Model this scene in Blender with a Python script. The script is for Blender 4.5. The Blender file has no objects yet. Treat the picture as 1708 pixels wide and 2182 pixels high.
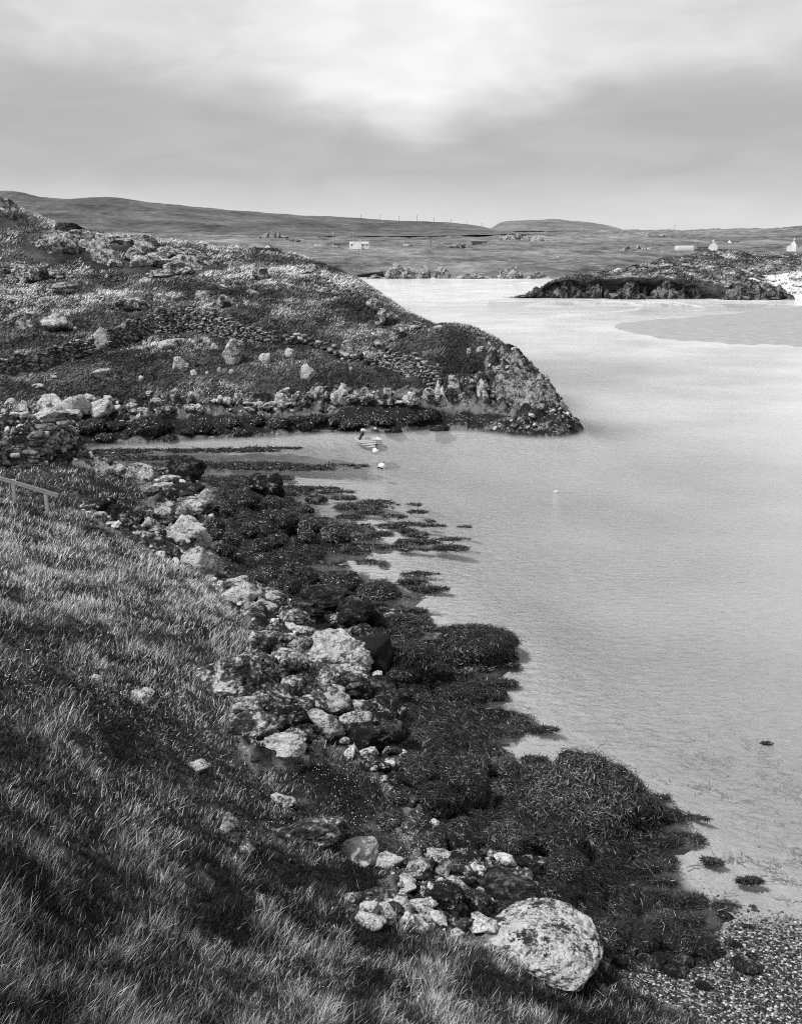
import bpy, bmesh, math, random
import numpy as np

# ------------------------------------------------------------------ camera, sky, sun, exposure
S = bpy.context.scene
COL = S.collection
R = math.radians
CAMZ, PITCH, F = 13.5, R(14.5), 2121.0
cam_data = bpy.data.cameras.new('camera')
cam = bpy.data.objects.new('camera', cam_data); COL.objects.link(cam)
cam.location = (0, 0, CAMZ); cam.rotation_euler = (math.pi/2 - PITCH, 0, 0)
cam_data.sensor_fit = 'VERTICAL'; cam_data.sensor_height = 36.0; cam_data.sensor_width = 36.0
cam_data.lens = 36.0*F/2181.5
cam_data.clip_start = 0.1; cam_data.clip_end = 30000
S.camera = cam
S.view_settings.view_transform = 'Standard'; S.view_settings.look = 'None'
S.view_settings.exposure = 0.0; S.view_settings.gamma = 1.0
S.cycles.use_denoising = False; S.cycles.filter_width = 1.1; S.cycles.sample_clamp_direct = 6.0; S.cycles.sample_clamp_indirect = 3.0; S.cycles.max_bounces = 6; S.cycles.diffuse_bounces = 2; S.cycles.glossy_bounces = 3
S.cycles.transparent_max_bounces = 12; S.cycles.transmission_bounces = 3; S.cycles.volume_bounces = 0
S.cycles.caustics_reflective = False; S.cycles.caustics_refractive = False

SUN_EL, SUN_AZ = R(55), R(240)          # azimuth clockwise from +Y: behind the camera, to its left
sun_d = bpy.data.lights.new('sun', 'SUN'); sun_d.energy = 4.3; sun_d.angle = R(6); sun_d.color = (1, 1, 1)
sun = bpy.data.objects.new('sun', sun_d); COL.objects.link(sun)
sun.rotation_euler = (math.pi/2 - SUN_EL, 0, math.pi - SUN_AZ)


class NT:
    """tiny node-tree helper"""
    def __init__(s, tree): s.t = tree; s.n = tree.nodes; s.l = tree.links
    def new(s, typ, **kw):
        nd = s.n.new(typ)
        for k, v in kw.items(): setattr(nd, k, v)
        return nd
    def put(s, sock, v):
        if isinstance(v, bpy.types.NodeSocket): s.l.new(v, sock)
        elif v is not None: sock.default_value = v
    def math(s, op, a, b=None, c=None, clamp=False):
        nd = s.new('ShaderNodeMath', operation=op, use_clamp=clamp)
        s.put(nd.inputs[0], a); s.put(nd.inputs[1], b); s.put(nd.inputs[2], c)
        return nd.outputs[0]
    def vmath(s, op, a, b=None, out=0):
        nd = s.new('ShaderNodeVectorMath', operation=op)
        s.put(nd.inputs[0], a); s.put(nd.inputs[1], b)
        return nd.outputs[out]
    def noise(s, vec, scale, detail=4, rough=0.55, dist=0.0, dim='3D'):
        nd = s.new('ShaderNodeTexNoise', noise_dimensions=dim)
        s.put(nd.inputs['Vector'], vec); nd.inputs['Scale'].default_value = scale
        nd.inputs['Detail'].default_value = detail; nd.inputs['Roughness'].default_value = rough
        nd.inputs['Distortion'].default_value = dist
        return nd.outputs['Fac']
    def voro(s, vec, scale, feature='F1', out='Distance'):
        nd = s.new('ShaderNodeTexVoronoi', feature=feature)
        s.put(nd.inputs['Vector'], vec); nd.inputs['Scale'].default_value = scale
        return nd.outputs[out]
    def ramp(s, fac, stops, interp='LINEAR'):
        nd = s.new('ShaderNodeValToRGB'); cr = nd.color_ramp; cr.interpolation = interp
        while len(cr.elements) < len(stops): cr.elements.new(0.5)
        for e, (p, v) in zip(cr.elements, stops):
            e.position = p; e.color = (v, v, v, 1)
        s.put(nd.inputs[0], fac); return nd.outputs[0]
    def mix(s, fac, a, b, blend='MIX'):
        nd = s.new('ShaderNodeMix', data_type='RGBA', blend_type=blend)
        s.put(nd.inputs[0], fac)
        for i, v in ((6, a), (7, b)):
            if isinstance(v, (int, float)): v = (v, v, v, 1)
            s.put(nd.inputs[i], v)
        return nd.outputs[2]
    def maprange(s, v, a, b, c, d, smooth=False):
        nd = s.new('ShaderNodeMapRange', interpolation_type='SMOOTHSTEP' if smooth else 'LINEAR')
        for i, q in enumerate((v, a, b, c, d)): s.put(nd.inputs[i], q)
        return nd.outputs[0]
    def bump(s, h, strength=1.0, dist=1.0, normal=None):
        nd = s.new('ShaderNodeBump'); s.put(nd.inputs['Height'], h)
        nd.inputs['Strength'].default_value = strength; nd.inputs['Distance'].default_value = dist
        if normal is not None: s.l.new(normal, nd.inputs['Normal'])
        return nd.outputs[0]
    def attr(s, name): return s.new('ShaderNodeAttribute', attribute_name=name).outputs['Fac']


# overcast sky: a Nishita sky in black and white under a cloud deck
W = bpy.data.worlds.new('World'); S.world = W; W.use_nodes = True
W.node_tree.nodes.clear(); w = NT(W.node_tree)
sky = w.new('ShaderNodeTexSky', sky_type='NISHITA'); sky.sun_disc = False
sky.sun_elevation = SUN_EL; sky.sun_rotation = SUN_AZ
skybw = w.new('ShaderNodeRGBToBW'); w.l.new(sky.outputs[0], skybw.inputs[0])
tc = w.new('ShaderNodeTexCoord'); D = tc.outputs['Generated']
sep = w.new('ShaderNodeSeparateXYZ'); w.l.new(D, sep.inputs[0])
el = w.math('DEGREES', w.math('ARCSINE', w.math('ABSOLUTE', sep.outputs[2])))
az = w.math('DEGREES', w.math('ARCTAN2', sep.outputs[0], sep.outputs[1]))
cmb = w.new('ShaderNodeCombineXYZ'); w.put(cmb.inputs[0], w.math('MULTIPLY', az, 0.5)); w.put(cmb.inputs[1], w.math('MULTIPLY', el, 1.3))
n_big = w.noise(cmb.outputs[0], 0.16, 3, 0.5, 0.4)
n_det = w.noise(cmb.outputs[0], 0.36, 5, 0.5, 0.5)
wob = w.math('ADD', w.math('MULTIPLY', w.math('SUBTRACT', n_big, 0.5), 4.0), w.math('MULTIPLY', w.math('SUBTRACT', n_det, 0.5), 2.0))
# the deck's lower edge dips on the left and rises to the right of the bright gap
tilt = w.math('MULTIPLY', w.math('SUBTRACT', w.math('ABSOLUTE', w.math('SUBTRACT', az, 1.0)), 6.0), -0.15)
e2 = w.math('ADD', el, w.math('ADD', wob, tilt))
lo = w.ramp(w.math('DIVIDE', el, 10.0), [(0.0, .70), (.17, .68), (.30, .58), (.42, .47), (.7, .44), (1.0, .47)])
hi = w.maprange(e2, 6.0, 9.6, 0.0, 1.0, True)
gap = w.math('MULTIPLY', w.math('POWER', 2.718, w.math('MULTIPLY', w.math('POWER', w.math('DIVIDE', w.math('SUBTRACT', az, 1.0), 8.5), 2), -1)), .22)
top = w.math('ADD', w.math('ADD', 0.67, gap), w.math('MULTIPLY', w.math('SUBTRACT', n_det, .5), .35))
lay = w.math('MULTIPLY', w.math('SUBTRACT', w.ramp(w.noise(w.vmath('MULTIPLY', cmb.outputs[0], (.7, 1.0, 1)), .42, 5, .5, .6), [(.36, 0), (.64, 1)]), .5), .05)
cl = w.math('ADD', w.mix(hi, lo, top), lay)
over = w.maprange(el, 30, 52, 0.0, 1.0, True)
cl = w.mix(over, cl, w.ramp(w.noise(D, 2.5, 4, .5), [(.3, .22), (.7, .40)]))  # unseen sky overhead, darkened to cut ambient fill and deepen shadows
skyc = w.math('MULTIPLY', skybw.outputs[0], 0.012)
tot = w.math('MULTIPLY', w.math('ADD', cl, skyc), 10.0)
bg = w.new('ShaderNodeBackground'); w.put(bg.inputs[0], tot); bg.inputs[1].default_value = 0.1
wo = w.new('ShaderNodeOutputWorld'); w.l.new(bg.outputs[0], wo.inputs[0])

# ------------------------------------------------------------------ photo rays -> places in the world
CP, SP = math.cos(PITCH), math.sin(PITCH)

def rays(px, py):
    a = (np.asarray(px, float) - 854.0)/F; b = (np.asarray(py, float) - 1090.75)/F
    return np.stack([a, CP - b*SP, -SP - b*CP], -1)

def at_z(px, py, z):
    d = rays(px, py); t = (np.asarray(z, float) - CAMZ)/d[..., 2]
    return d*t[..., None] + np.array([0, 0, CAMZ])

def at_d(px, py, dist):
    d = rays(px, py); t = np.asarray(dist, float)/d[..., 1]
    return d*t[..., None] + np.array([0, 0, CAMZ])

def uv(x, y): return np.arctan2(x, y), 0.5*np.log(x*x + y*y)

# ------------------------------------------------------------------ noise in numpy
def _h(ix, iy, seed):
    h = (ix.astype(np.int64)*374761393 + iy.astype(np.int64)*668265263 + seed*974711) & 0xffffffff
    h = ((h ^ (h >> 13))*1274126177) & 0xffffffff
    return (h ^ (h >> 16)) & 0xffffff

def vn2(x, y, seed=0):
    """gradient noise, about -1..1"""
    ix = np.floor(x); iy = np.floor(y); fx = x - ix; fy = y - iy
    ux = fx*fx*fx*(fx*(fx*6 - 15) + 10); uy = fy*fy*fy*(fy*(fy*6 - 15) + 10)
    def g(dx, dy):
        a = _h(ix + dx, iy + dy, seed)*(2*math.pi/16777216)
        return np.cos(a)*(fx - dx) + np.sin(a)*(fy - dy)
    a = g(0, 0); b = g(1, 0); c = g(0, 1); d = g(1, 1)
    return 1.5*((a*(1 - ux) + b*ux)*(1 - uy) + (c*(1 - ux) + d*ux)*uy)

def fbm(x, y, oct=4, seed=0, rough=0.5):
    s = 0; amp = 1; tot = 0
    for i in range(oct):
        s = s + amp*vn2(x*2**i + 17.3*i, y*2**i - 9.1*i, seed + i); tot += amp; amp *= rough
    return s/tot*1.3

def _h3(ix, iy, iz, seed): return _h(ix + iz*7919, iy - iz*104729, seed)

def vn3(p, seed=0):
    i0 = np.floor(p); f = p - i0; u = f*f*(3 - 2*f); s = 0
    for dx in (0, 1):
        for dy in (0, 1):
            for dz in (0, 1):
                h = _h3(i0[:, 0] + dx, i0[:, 1] + dy, i0[:, 2] + dz, seed)/16777216.0
                wt = (u[:, 0] if dx else 1 - u[:, 0])*(u[:, 1] if dy else 1 - u[:, 1])*(u[:, 2] if dz else 1 - u[:, 2])
                s = s + h*wt
    return s*2 - 1

def fbm3(p, oct=3, seed=0, rough=.5):
    s = 0; amp = 1; tot = 0
    for i in range(oct):
        s = s + amp*vn3(p*2**i + 11.7*i, seed + i); tot += amp; amp *= rough
    return s/tot

def worley(x, y, seed=0):
    """dome field: 1 at each cell's point, falling to 0 at the cell's edge"""
    ix = np.floor(x); iy = np.floor(y); best = np.full(np.shape(x), 9.0); second = best.copy(); hh = np.zeros(np.shape(x))
    for dx in (-1, 0, 1):
        for dy in (-1, 0, 1):
            cx = ix + dx; cy = iy + dy
            a = _h(cx, cy, seed)/16777216.0; b = _h(cx, cy, seed + 77)/16777216.0; c = _h(cx, cy, seed + 131)/16777216.0
            d = (x - cx - .15 - .7*a)**2 + (y - cy - .15 - .7*b)**2
            lt = d < best
            second = np.where(lt, best, np.minimum(second, d)); hh = np.where(lt, c, hh); best = np.where(lt, d, best)
    edge = np.sqrt(second) - np.sqrt(best)
    return np.clip(1 - best*1.3, 0, 1)*(.35 + .65*hh), edge

def sstep(a, b, x):
    t = np.clip((x - a)/(b - a), 0, 1); return t*t*(3 - 2*t)

# ------------------------------------------------------------------ the near land: heights pinned at points seen in the photo
Z0 = [(210,978),(330,1007),(450,1024),(590,1042),(640,1085),(790,1135),(700,1190),(700,1235),(850,1268),(790,1300),(930,1360),
      (1085,1388),(955,1435),(1050,1490),(1130,1540),(1065,1580),(1110,1632),(1220,1640),(1390,1705),(1445,1745),(1435,1800),
      (1370,1850),(1425,1910),(1500,1935),(1515,2000),(1708,1960),
      (165,952),(300,940),(500,928),(700,917),(900,912),(1050,906),(1195,890)]
ZP = [(430,1040,.7),(440,1130,.9),(450,1190,1.0),(560,1270,1.1),(650,1330,1.1),(740,1390,1.1),(800,1440,1.0),(855,1550,.9),(830,1640,1.1),
      (880,1720,1.0),(960,1800,1.0),(1100,1900,.8),(1250,1990,.8),(1300,2060,.9),(1250,1700,.35),(1250,1850,.35),(950,1650,.6),
      (0,1070,4.2),(100,1090,3.8),(180,1108,3.4),(300,1163,2.9),(400,1210,2.4),(480,1300,2.2),
      (150,1005,2.0),(250,1062,1.8),(330,1050,1.5),(0,965,2.6),(60,905,2.0),(0,1020,2.2),
      (100,1300,5.0),(300,1300,4.0),(450,1300,2.8),(0,1500,6.0),(300,1500,4.2),(500,1480,2.8),(500,1600,2.6),(640,1640,1.9),
      (600,1450,1.9),(700,1500,1.5),(760,1600,1.4),
      (0,1800,6.8),(300,1800,4.8),(600,1800,2.8),(800,1800,1.8),(0,2181,6.8),(400,2181,5.2),(850,2181,3.5),(1100,2181,2.3),
      (1300,2181,1.3),(1500,2181,.55),(1708,2181,.42),(1708,2080,.22),(300,2000,5.3),(700,2000,3.2),(950,2000,2.0),(1250,2085,1.1),
      (1400,2060,.35),(1550,2050,.22),
      (200,905,.9),(400,897,.9),(700,888,.9),(950,882,.9),(1100,880,1.0),(150,866,2.1),(400,862,2.1),(700,852,2.2),(880,845,2.4),(0,880,1.9),
      (0,800,3.6)]
DP = [(300,800,85),(600,800,84),(850,800,83.5),(100,840,83),(600,720,95),(300,720,97),(0,720,99),(850,740,92),(600,640,110),(300,640,112),(0,640,115),
      (0,560,126),(300,560,130),(550,560,132),(150,490,146),(0,432,142),(60,455,146),(-250,440,140),(-250,640,115),(-250,800,90),
      (200,492,150),(300,502,150),(400,517,150),(550,533,147),(650,550,143),(730,580,138),(780,610,128),(830,642,119),(890,675,110),(940,696,103),(1010,699,95),
      (1060,728,91),(1110,765,87.5),(1150,803,84.5),(1185,850,82),(950,820,81),(1050,820,80.5),(1120,850,80),(950,770,87),(780,700,100),(1030,760,88),
      (800,680,104),(700,620,118)]
SEA = [(600,985,-.5),(450,985,-.4),(900,1010,-1.2),(1000,1130,-.8),(900,1180,-.25),(1300,1300,-1.6),(1250,1500,-.6),(1100,1300,-.6),(1600,1700,-.7),(1600,1850,-.3),
       (1600,1000,-3),(1600,1400,-1.7),(1300,800,-3),(1200,1600,-.35),(1450,1650,-.35),(1300,950,-2.5),(900,950,-1.5),(600,955,-.7),
       (1650,690,-3),(1100,640,-3),(2000,1400,-2),(2000,1900,-.3),(2100,900,-3)]
ctrl = [(*at_z(x, y, 0.0)[:2], 0.0) for x, y in Z0]
ctrl += [tuple(at_z(x, y, z)) for x, y, z in ZP]
ctrl += [tuple(at_d(x, y, d)) for x, y, d in DP]
ctrl += [(*at_z(x, y, 0.0)[:2], z) for x, y, z in SEA]
ctrl += [(*at_d(x, 600, d)[:2], z) for x, d, z in ((0,190,9),(300,195,6),(500,190,5),(700,182,3),(800,165,2.5),(900,142,1.5),(1000,122,1.0),(1100,104,.2),
         (800,190,-1.5),(950,165,-2),(1080,135,-2),(1180,103,-2),(1230,86,-1.8),(0,260,2),(500,250,-1),(-250,200,10),(-300,270,3))]
ctrl += [(0,3,8.6),(-2,3,9.2),(2,3,7.8),(0,1,10.8),(6,3,5.2),(10,5,2.6),(12,9,.7),(-7,3,8.6),(-10,10,7.6),(-20,20,7),(-25,35,6),(16,14,.1),(20,20,-.5)]
ctrl = np.array(ctrl)
CU, CV = uv(ctrl[:, 0], ctrl[:, 1])

def _tps(r2): return np.where(r2 > 1e-12, 0.5*r2*np.log(np.maximum(r2, 1e-12)), 0)
_n = len(ctrl)
_K = _tps((CU[:, None] - CU)**2 + (CV[:, None] - CV)**2) + np.eye(_n)*2e-4
_P = np.stack([np.ones(_n), CU, CV], 1)
_A = np.block([[_K, _P], [_P.T, np.zeros((3, 3))]])
_sol = np.linalg.solve(_A, np.concatenate([ctrl[:, 2], np.zeros(3)]))

def zbase(x, y):
    x = np.asarray(x, float); y = np.asarray(y, float); sh = x.shape
    u, v = uv(x.ravel(), y.ravel()); out = np.empty(u.shape)
    for i in range(0, len(u), 40000):
        a = u[i:i + 40000]; b = v[i:i + 40000]
        k = _tps((a[:, None] - CU)**2 + (b[:, None] - CV)**2)
        out[i:i + 40000] = k @ _sol[:_n] + _sol[_n] + a*_sol[_n + 1] + b*_sol[_n + 2]
    r = np.exp(v); out = np.minimum(out, 12.5 - .92*r + 4*sstep(4.5, 9, r) + 3*np.maximum(0, r - 9))    # the bank falls away below the lookout
    out = np.minimum(out, 24 - 16*sstep(.45, .75, -u)*sstep(2.5, 4.2, v)); out = out - 12*sstep(.5, .9, u)*sstep(2.8, 4, v)
    return out.reshape(sh)

_TS = np.exp(np.linspace(math.log(4), math.log(230), 700))
def hit(px, py, water=False):
    """where photo rays meet the smooth land (or the water)"""
    px = np.atleast_1d(np.asarray(px, float)); py = np.atleast_1d(np.asarray(py, float))
    d = rays(px, py); d = d/np.hypot(d[:, 0], d[:, 1])[:, None]
    P = d[:, None, :]*_TS[None, :, None] + np.array([0, 0, CAMZ])
    zb = zbase(P[..., 0], P[..., 1])
    if water: zb = np.maximum(zb, 0)
    under = P[..., 2] <= zb
    k = np.where(under.any(1), under.argmax(1), len(_TS) - 1)
    return P[np.arange(len(px)), k]

def poly_sd(poly, u, v):
    """signed distance in log-polar plan (positive inside)"""
    sh = u.shape; u = u.ravel(); v = v.ravel()
    best = np.full(u.shape, 1e9); inside = np.zeros(u.shape, bool)
    n = len(poly)
    for i in range(n):
        ax, ay = poly[i]; bx, by = poly[(i + 1) % n]
        ex, ey = bx - ax, by - ay; L = ex*ex + ey*ey + 1e-15
        t = np.clip(((u - ax)*ex + (v - ay)*ey)/L, 0, 1)
        best = np.minimum(best, (u - ax - t*ex)**2 + (v - ay - t*ey)**2)
        c = (ay > v) != (by > v)
        with np.errstate(divide='ignore', invalid='ignore'):
            xi = ex*(v - ay)/(ey if abs(ey) > 1e-15 else 1e-15) + ax
        inside ^= c & (u < xi)
    d = np.sqrt(best); return np.where(inside, d, -d).reshape(sh)

def zone(pts, extra_front=(), extra_back=()):
    p = hit([a for a, b in pts], [b for a, b in pts], True)
    u, v = uv(p[:, 0], p[:, 1])
    return list(extra_front) + list(zip(u, v)) + list(extra_back)

LN = math.log
G_NEAR = zone([(-120,975),(0,1000),(60,985),(150,990),(210,1003),(260,1010),(310,1030),(335,1060),(322,1088),(240,1092),(195,1085),(184,1106),(240,1135),(300,1166),(380,1205),
               (445,1235),(490,1290),(530,1340),(548,1370),(556,1420),(530,1460),(545,1500),(500,1540),(505,1590),(550,1640),(650,1645),(690,1590),(760,1610),
               (820,1670),(868,1750),(860,1790),(890,1840),(862,1890),(820,1912),(740,1915),(760,1950),(880,1975),(1000,1990),(1060,2040),(1200,2062),(1290,2068),
               (1330,2100),(1430,2140),(1520,2181)], extra_back=[(.5, LN(12.5)), (.95, LN(9)), (.95, 0.0), (-1.4, 0.0), (-1.4, LN(60))])
W_NEAR = zone([(200,988),(370,1008),(440,1035),(442,1080),(448,1130),(455,1205),(490,1250),(575,1272),(640,1300),(700,1330),(790,1390),(810,1430),(835,1500),
               (825,1570),(860,1660),(880,1740),(960,1800),(1080,1860),(1160,1930),(1240,2010),(1285,2055),(1330,2065),(1480,2035),(1540,1985),
               (1620,1850),(1550,1600),(1350,1300),(1150,1080),(850,1000),(600,975),(200,958)])
HEADLAND = zone([(-250,915),(100,908),(300,893),(600,886),(940,884),(1100,878),(1190,872)],
                extra_back=[(.17, LN(84)), (.17, LN(95)), (.10, LN(125)), (.02, LN(175)), (-.15, LN(215)), (-.9, LN(320)), (-.9, LN(80))])
H_FOOT = zone([(-250,915),(0,905),(80,905),(300,893),(600,886),(940,884),(1190,872),(1185,850),(1150,800),(1085,745),(1045,750),(1035,800),(945,835),(920,850),
               (850,838),(600,848),(420,862),(300,855),(180,858),(80,872),(0,885),(-250,885)])
H_WEED = zone([(150,960),(155,918),(300,896),(600,888),(940,882),(1100,880),(1190,868),(1245,880),(1245,905),(1000,920),(600,932),(300,955)])
INLET = zone([(150,955),(300,945),(520,940),(760,950),(830,975),(815,1003),(560,1012),(330,1003),(210,980)])
B_ROCK = zone([(170,985),(480,985),(520,1150),(640,1290),(860,1450),(900,1650),(1000,1800),(1290,2040),(1290,2120),(1000,2050),(740,1920),(560,1650),(450,1300),(180,1110),(180,1060)])

def masks(x, y):
    u, v = uv(x, y); r = np.exp(v)
    wx = fbm(x*.9, y*.9, 3, 5)*.018; wy = fbm(x*.9, y*.9, 3, 9)*.018
    un, vn = u + wx*np.minimum(1, 20/r), v + wy*np.minimum(1, 20/r)
    gn = np.maximum(poly_sd(G_NEAR, un, vn), -1)
    foot = poly_sd(H_FOOT, un, vn); hw = poly_sd(H_WEED, un, vn)
    hd = np.minimum(poly_sd(HEADLAND, u, v), -np.maximum(foot, hw))
    fw = np.where(r > 55, .3, 1.0)
    g = sstep(-.006*fw, .014*fw, np.maximum(gn, hd))
    wd = sstep(-.01*fw, .02*fw, np.maximum(poly_sd(W_NEAR, un, vn), hw))*(1 - sstep(-.004, .01, gn))*sstep(-.10, -.05, zbase(x, y) + .12*fbm(x*.8, y*.8, 3, 15))
    wd = np.maximum(wd, .9*sstep(-.004, .02, poly_sd(INLET, u, v) + .03*fbm(x*.12, y*.5, 4, 19))*(1 - g))
    rk = np.maximum(sstep(-.01*fw, .015*fw, np.maximum(poly_sd(B_ROCK, un, vn), foot)), np.maximum(sstep(50, 55, r)*sstep(-.35, -.05, zbase(x, y)), sstep(.25, .4, zbase(x, y))*(u < .2)))*(1 - g)*(1 - wd)
    return g, wd, rk, r

TIP = at_d(1050, 800, 82)
def zfull(x, y, m=None):
    g, wd, rk, r = masks(x, y) if m is None else m
    z = zbase(x, y)
    far = sstep(45, 70, r)
    hum = .17*fbm(x*.75, y*.75, 4, 21, .55) + .05*fbm(x*3, y*3, 2, 31)
    wl, we = worley(x*.95 + .25*vn2(x*2, y*2, 3), y*.95, 41); wl2, we2 = worley(x*2.1, y*2.1, 47)
    wlf, wef = worley(x*.55, y*.55, 43)
    hum = hum*(1 - far) + far*(.45*fbm(x*.13, y*.13, 3, 23) + .28*fbm(x*.5, y*.5, 4, 25, .6) - .1)
    weed = (.55*wl*np.clip(z + .55, .1, 1) + .12*wl2 + .06*fbm(x*5, y*5, 2, 51) - .33 + .50*fbm(x*.30, y*1.15, 4, 57, .55)*sstep(.75, .2, z))*(1 - far) + far*(.55*wlf + .25*wl - .25)
    zk = sstep(-.4, .7, z)
    rock = (.45*wl + .22*wl2 + .12*fbm(x*4, y*4, 3, 61) - .18)*(1 - far) + far*(.8*wl + .5*wl2 + .35*fbm(x*1.1, y*1.1, 4, 67, .6) - .45)
    # steep strata on the headland's seaward tip
    tipw = np.exp(-((x - TIP[0])**2 + (y - TIP[1])**2)/90.)
    st = np.abs(vn2((x*.9 + y*.45)*1.7 + .7*vn2(x*.8, y*.8, 73), z*.35 + (y*.9 - x*.45)*.12, 71))
    rock = (rock + far*tipw*(.8*(st - .3)))*zk
    return z + g*hum + wd*weed + rk*rock + (1 - g)*(1 - wd)*(1 - rk)*(.03*fbm(x*2, y*2, 3, 81) + .05*fbm(x*.3, y*.3, 2, 83))

# ------------------------------------------------------------------ meshes
def mesh_np(name, V, faces, attrs=None, smooth=True, face_attr=None):
    """V (n,3); faces: list of (m,k) index arrays"""
    me = bpy.data.meshes.new(name)
    V = np.asarray(V, np.float32); me.vertices.add(len(V)); me.vertices.foreach_set('co', V.ravel())
    faces = [np.asarray(f, np.int32) for f in faces if len(f)]
    li = np.concatenate([f.ravel() for f in faces]); tot = np.concatenate([np.full(len(f), f.shape[1], np.int32) for f in faces])
    st = np.concatenate([[0], np.cumsum(tot)[:-1]]).astype(np.int32)
    me.loops.add(len(li)); me.loops.foreach_set('vertex_index', li)
    me.polygons.add(len(tot)); me.polygons.foreach_set('loop_start', st); me.polygons.foreach_set('loop_total', tot)
    me.polygons.foreach_set('use_smooth', np.full(len(tot), smooth, bool))
    for k, a in (attrs or {}).items():
        at = me.attributes.new(k, 'FLOAT', 'POINT'); at.data.foreach_set('value', np.asarray(a, np.float32).ravel())
    me.update(calc_edges=True); me.validate(); return me

def link(name, me, mat=None, parent=None, loc=(0, 0, 0), rot=(0, 0, 0)):
    o = bpy.data.objects.new(name, me); COL.objects.link(o)
    if mat is not None and me is not None and not me.materials: me.materials.append(mat)
    o.location = loc; o.rotation_euler = rot
    if parent is not None: o.parent = parent
    return o

def tag(o, label=None, cat=None, group=None, kind=None):
    for k, v in (('label', label), ('category', cat), ('group', group), ('kind', kind)):
        if v: o[k] = v
    return o

def grid_faces(nr, nc):
    i = np.arange(nr*nc).reshape(nr, nc)
    return np.stack([i[:-1, :-1], i[:-1, 1:], i[1:, 1:], i[1:, :-1]], -1).reshape(-1, 4)

# ------------------------------------------------------------------ materials
def new_mat(name):
    m = bpy.data.materials.new(name); m.use_nodes = True; m.node_tree.nodes.clear()
    k = NT(m.node_tree); out = k.new('ShaderNodeOutputMaterial'); b = k.new('ShaderNodeBsdfPrincipled')
    k.l.new(b.outputs[0], out.inputs[0]); return m, k, b, out

def plain(name, v, rough=.6, spec=.3, noise_amt=.25, scale=6):
    m, k, b, o = new_mat(name)
    P = k.new('ShaderNodeTexCoord').outputs['Object']
    k.put(b.inputs['Base Color'], k.mix(k.ramp(k.noise(P, scale, 6, .65), [(.3, 0), (.7, 1)]), v*(1 - noise_amt), min(1, v*(1 + noise_amt))))
    b.inputs['Roughness'].default_value = rough; b.inputs['Specular IOR Level'].default_value = spec
    return m

def rock_mat(name, cover, dark=.025, mid=.20, pale=.76, scale=1.0, spots=.75, thr=.55):
    """gneiss with pale lichen; cover 0..1 = how much of it is pale"""
    m, k, b, o = new_mat(name)
    P = k.new('ShaderNodeTexCoord').outputs['Object']
    rnd = k.new('ShaderNodeObjectInfo').outputs['Random']
    P = k.vmath('ADD', P, k.math('MULTIPLY', rnd, 57.0))
    big = k.noise(P, 1.6*scale, 8, .72, .6)
    fine = k.noise(P, 9*scale, 6, .7)
    v = k.math('ADD', k.math('MULTIPLY', big, .62), k.math('MULTIPLY', fine, .38))
    c = .62 - .24*cover
    base = k.ramp(v, [(c - .09, dark*.6), (c - .025, mid*.4), (c + .01, mid), (c + .035, pale*.8), (c + .10, pale)])
    blk = k.ramp(k.noise(P, 5.5*scale, 5, .65), [(thr, 1), (thr + .03, 0)])
    base = k.mix(k.math('MULTIPLY', k.math('MULTIPLY', k.math('SUBTRACT', 1, blk), spots), k.ramp(k.noise(P, 1.3*scale, 3, .6), [(.42, .12), (.56, 1)])), base, dark)
    strat = k.noise(k.vmath('MULTIPLY', P, (1.2, 1.2, 7)), 2.0*scale, 6, .7, .5)
    crack = k.ramp(k.voro(k.vmath('ADD', P, k.vmath('MULTIPLY', k.new('ShaderNodeTexNoise').outputs['Color'], (.5, .5, .5))), 2.2*scale, 'DISTANCE_TO_EDGE'), [(0, 0), (.07, 1)])
    base = k.mix(k.math('MULTIPLY', k.math('MULTIPLY', k.math('SUBTRACT', 1, crack), k.ramp(k.noise(P, 1.1*scale, 3, .5), [(.5, 0), (.6, 1)])), .6), base, dark*.6)
    k.put(b.inputs['Base Color'], base)
    b.inputs['Roughness'].default_value = .9; b.inputs['Specular IOR Level'].default_value = .15
    h = k.math('ADD', k.math('ADD', k.math('MULTIPLY', strat, .7), k.math('MULTIPLY', fine, .5)), k.math('MULTIPLY', crack, .12))
    k.put(b.inputs['Normal'], k.bump(h, 1.0, .24/scale))
    return m

def weed_mat(name, v=.012, scale=1.0):
    m, k, b, o = new_mat(name)
    P = k.new('ShaderNodeNewGeometry').outputs['Position']
    n = k.noise(k.vmath('MULTIPLY', P, (1, 1, .5)), 14*scale, 8, .75, 1.5)
    k.put(b.inputs['Base Color'], k.ramp(n, [(.4, v*.5), (.6, v), (.72, v*4)]))
    k.put(b.inputs['Roughness'], k.ramp(n, [(.4, .6), (.65, .38)])); b.inputs['Specular IOR Level'].default_value = .35
    k.put(b.inputs['Normal'], k.bump(n, .8, .12/scale)); return m

M = {}
M['lichen'] = rock_mat('lichen_rock', .60, pale=.64)
M['lichen_mid'] = rock_mat('grey_lichen_rock', .55, pale=.46)
M['lichen_heavy'] = rock_mat('heavy_lichen_rock', .80, spots=.5, pale=.68)
M['mottled'] = rock_mat('mottled_rock', .45, spots=.7)
M['darkrock'] = rock_mat('dark_rock', .4, dark=.012, mid=.05, pale=.17)
M['capped'] = rock_mat('dark_rock_with_pale_lichen', .34, dark=.015, mid=.06, pale=.6)
for q_, a_ in (('lichen', dict(cover=.60, pale=.64)), ('lichen_heavy', dict(cover=.76, spots=.6, pale=.68)), ('mottled', dict(cover=.45)), ('capped', dict(cover=.34, dark=.015, mid=.06, pale=.66)), ('darkrock', dict(cover=.4, dark=.012, mid=.05, pale=.2))):
    M[q_ + '_fine'] = rock_mat('fine_' + q_, scale=2.4, **a_)
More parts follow.
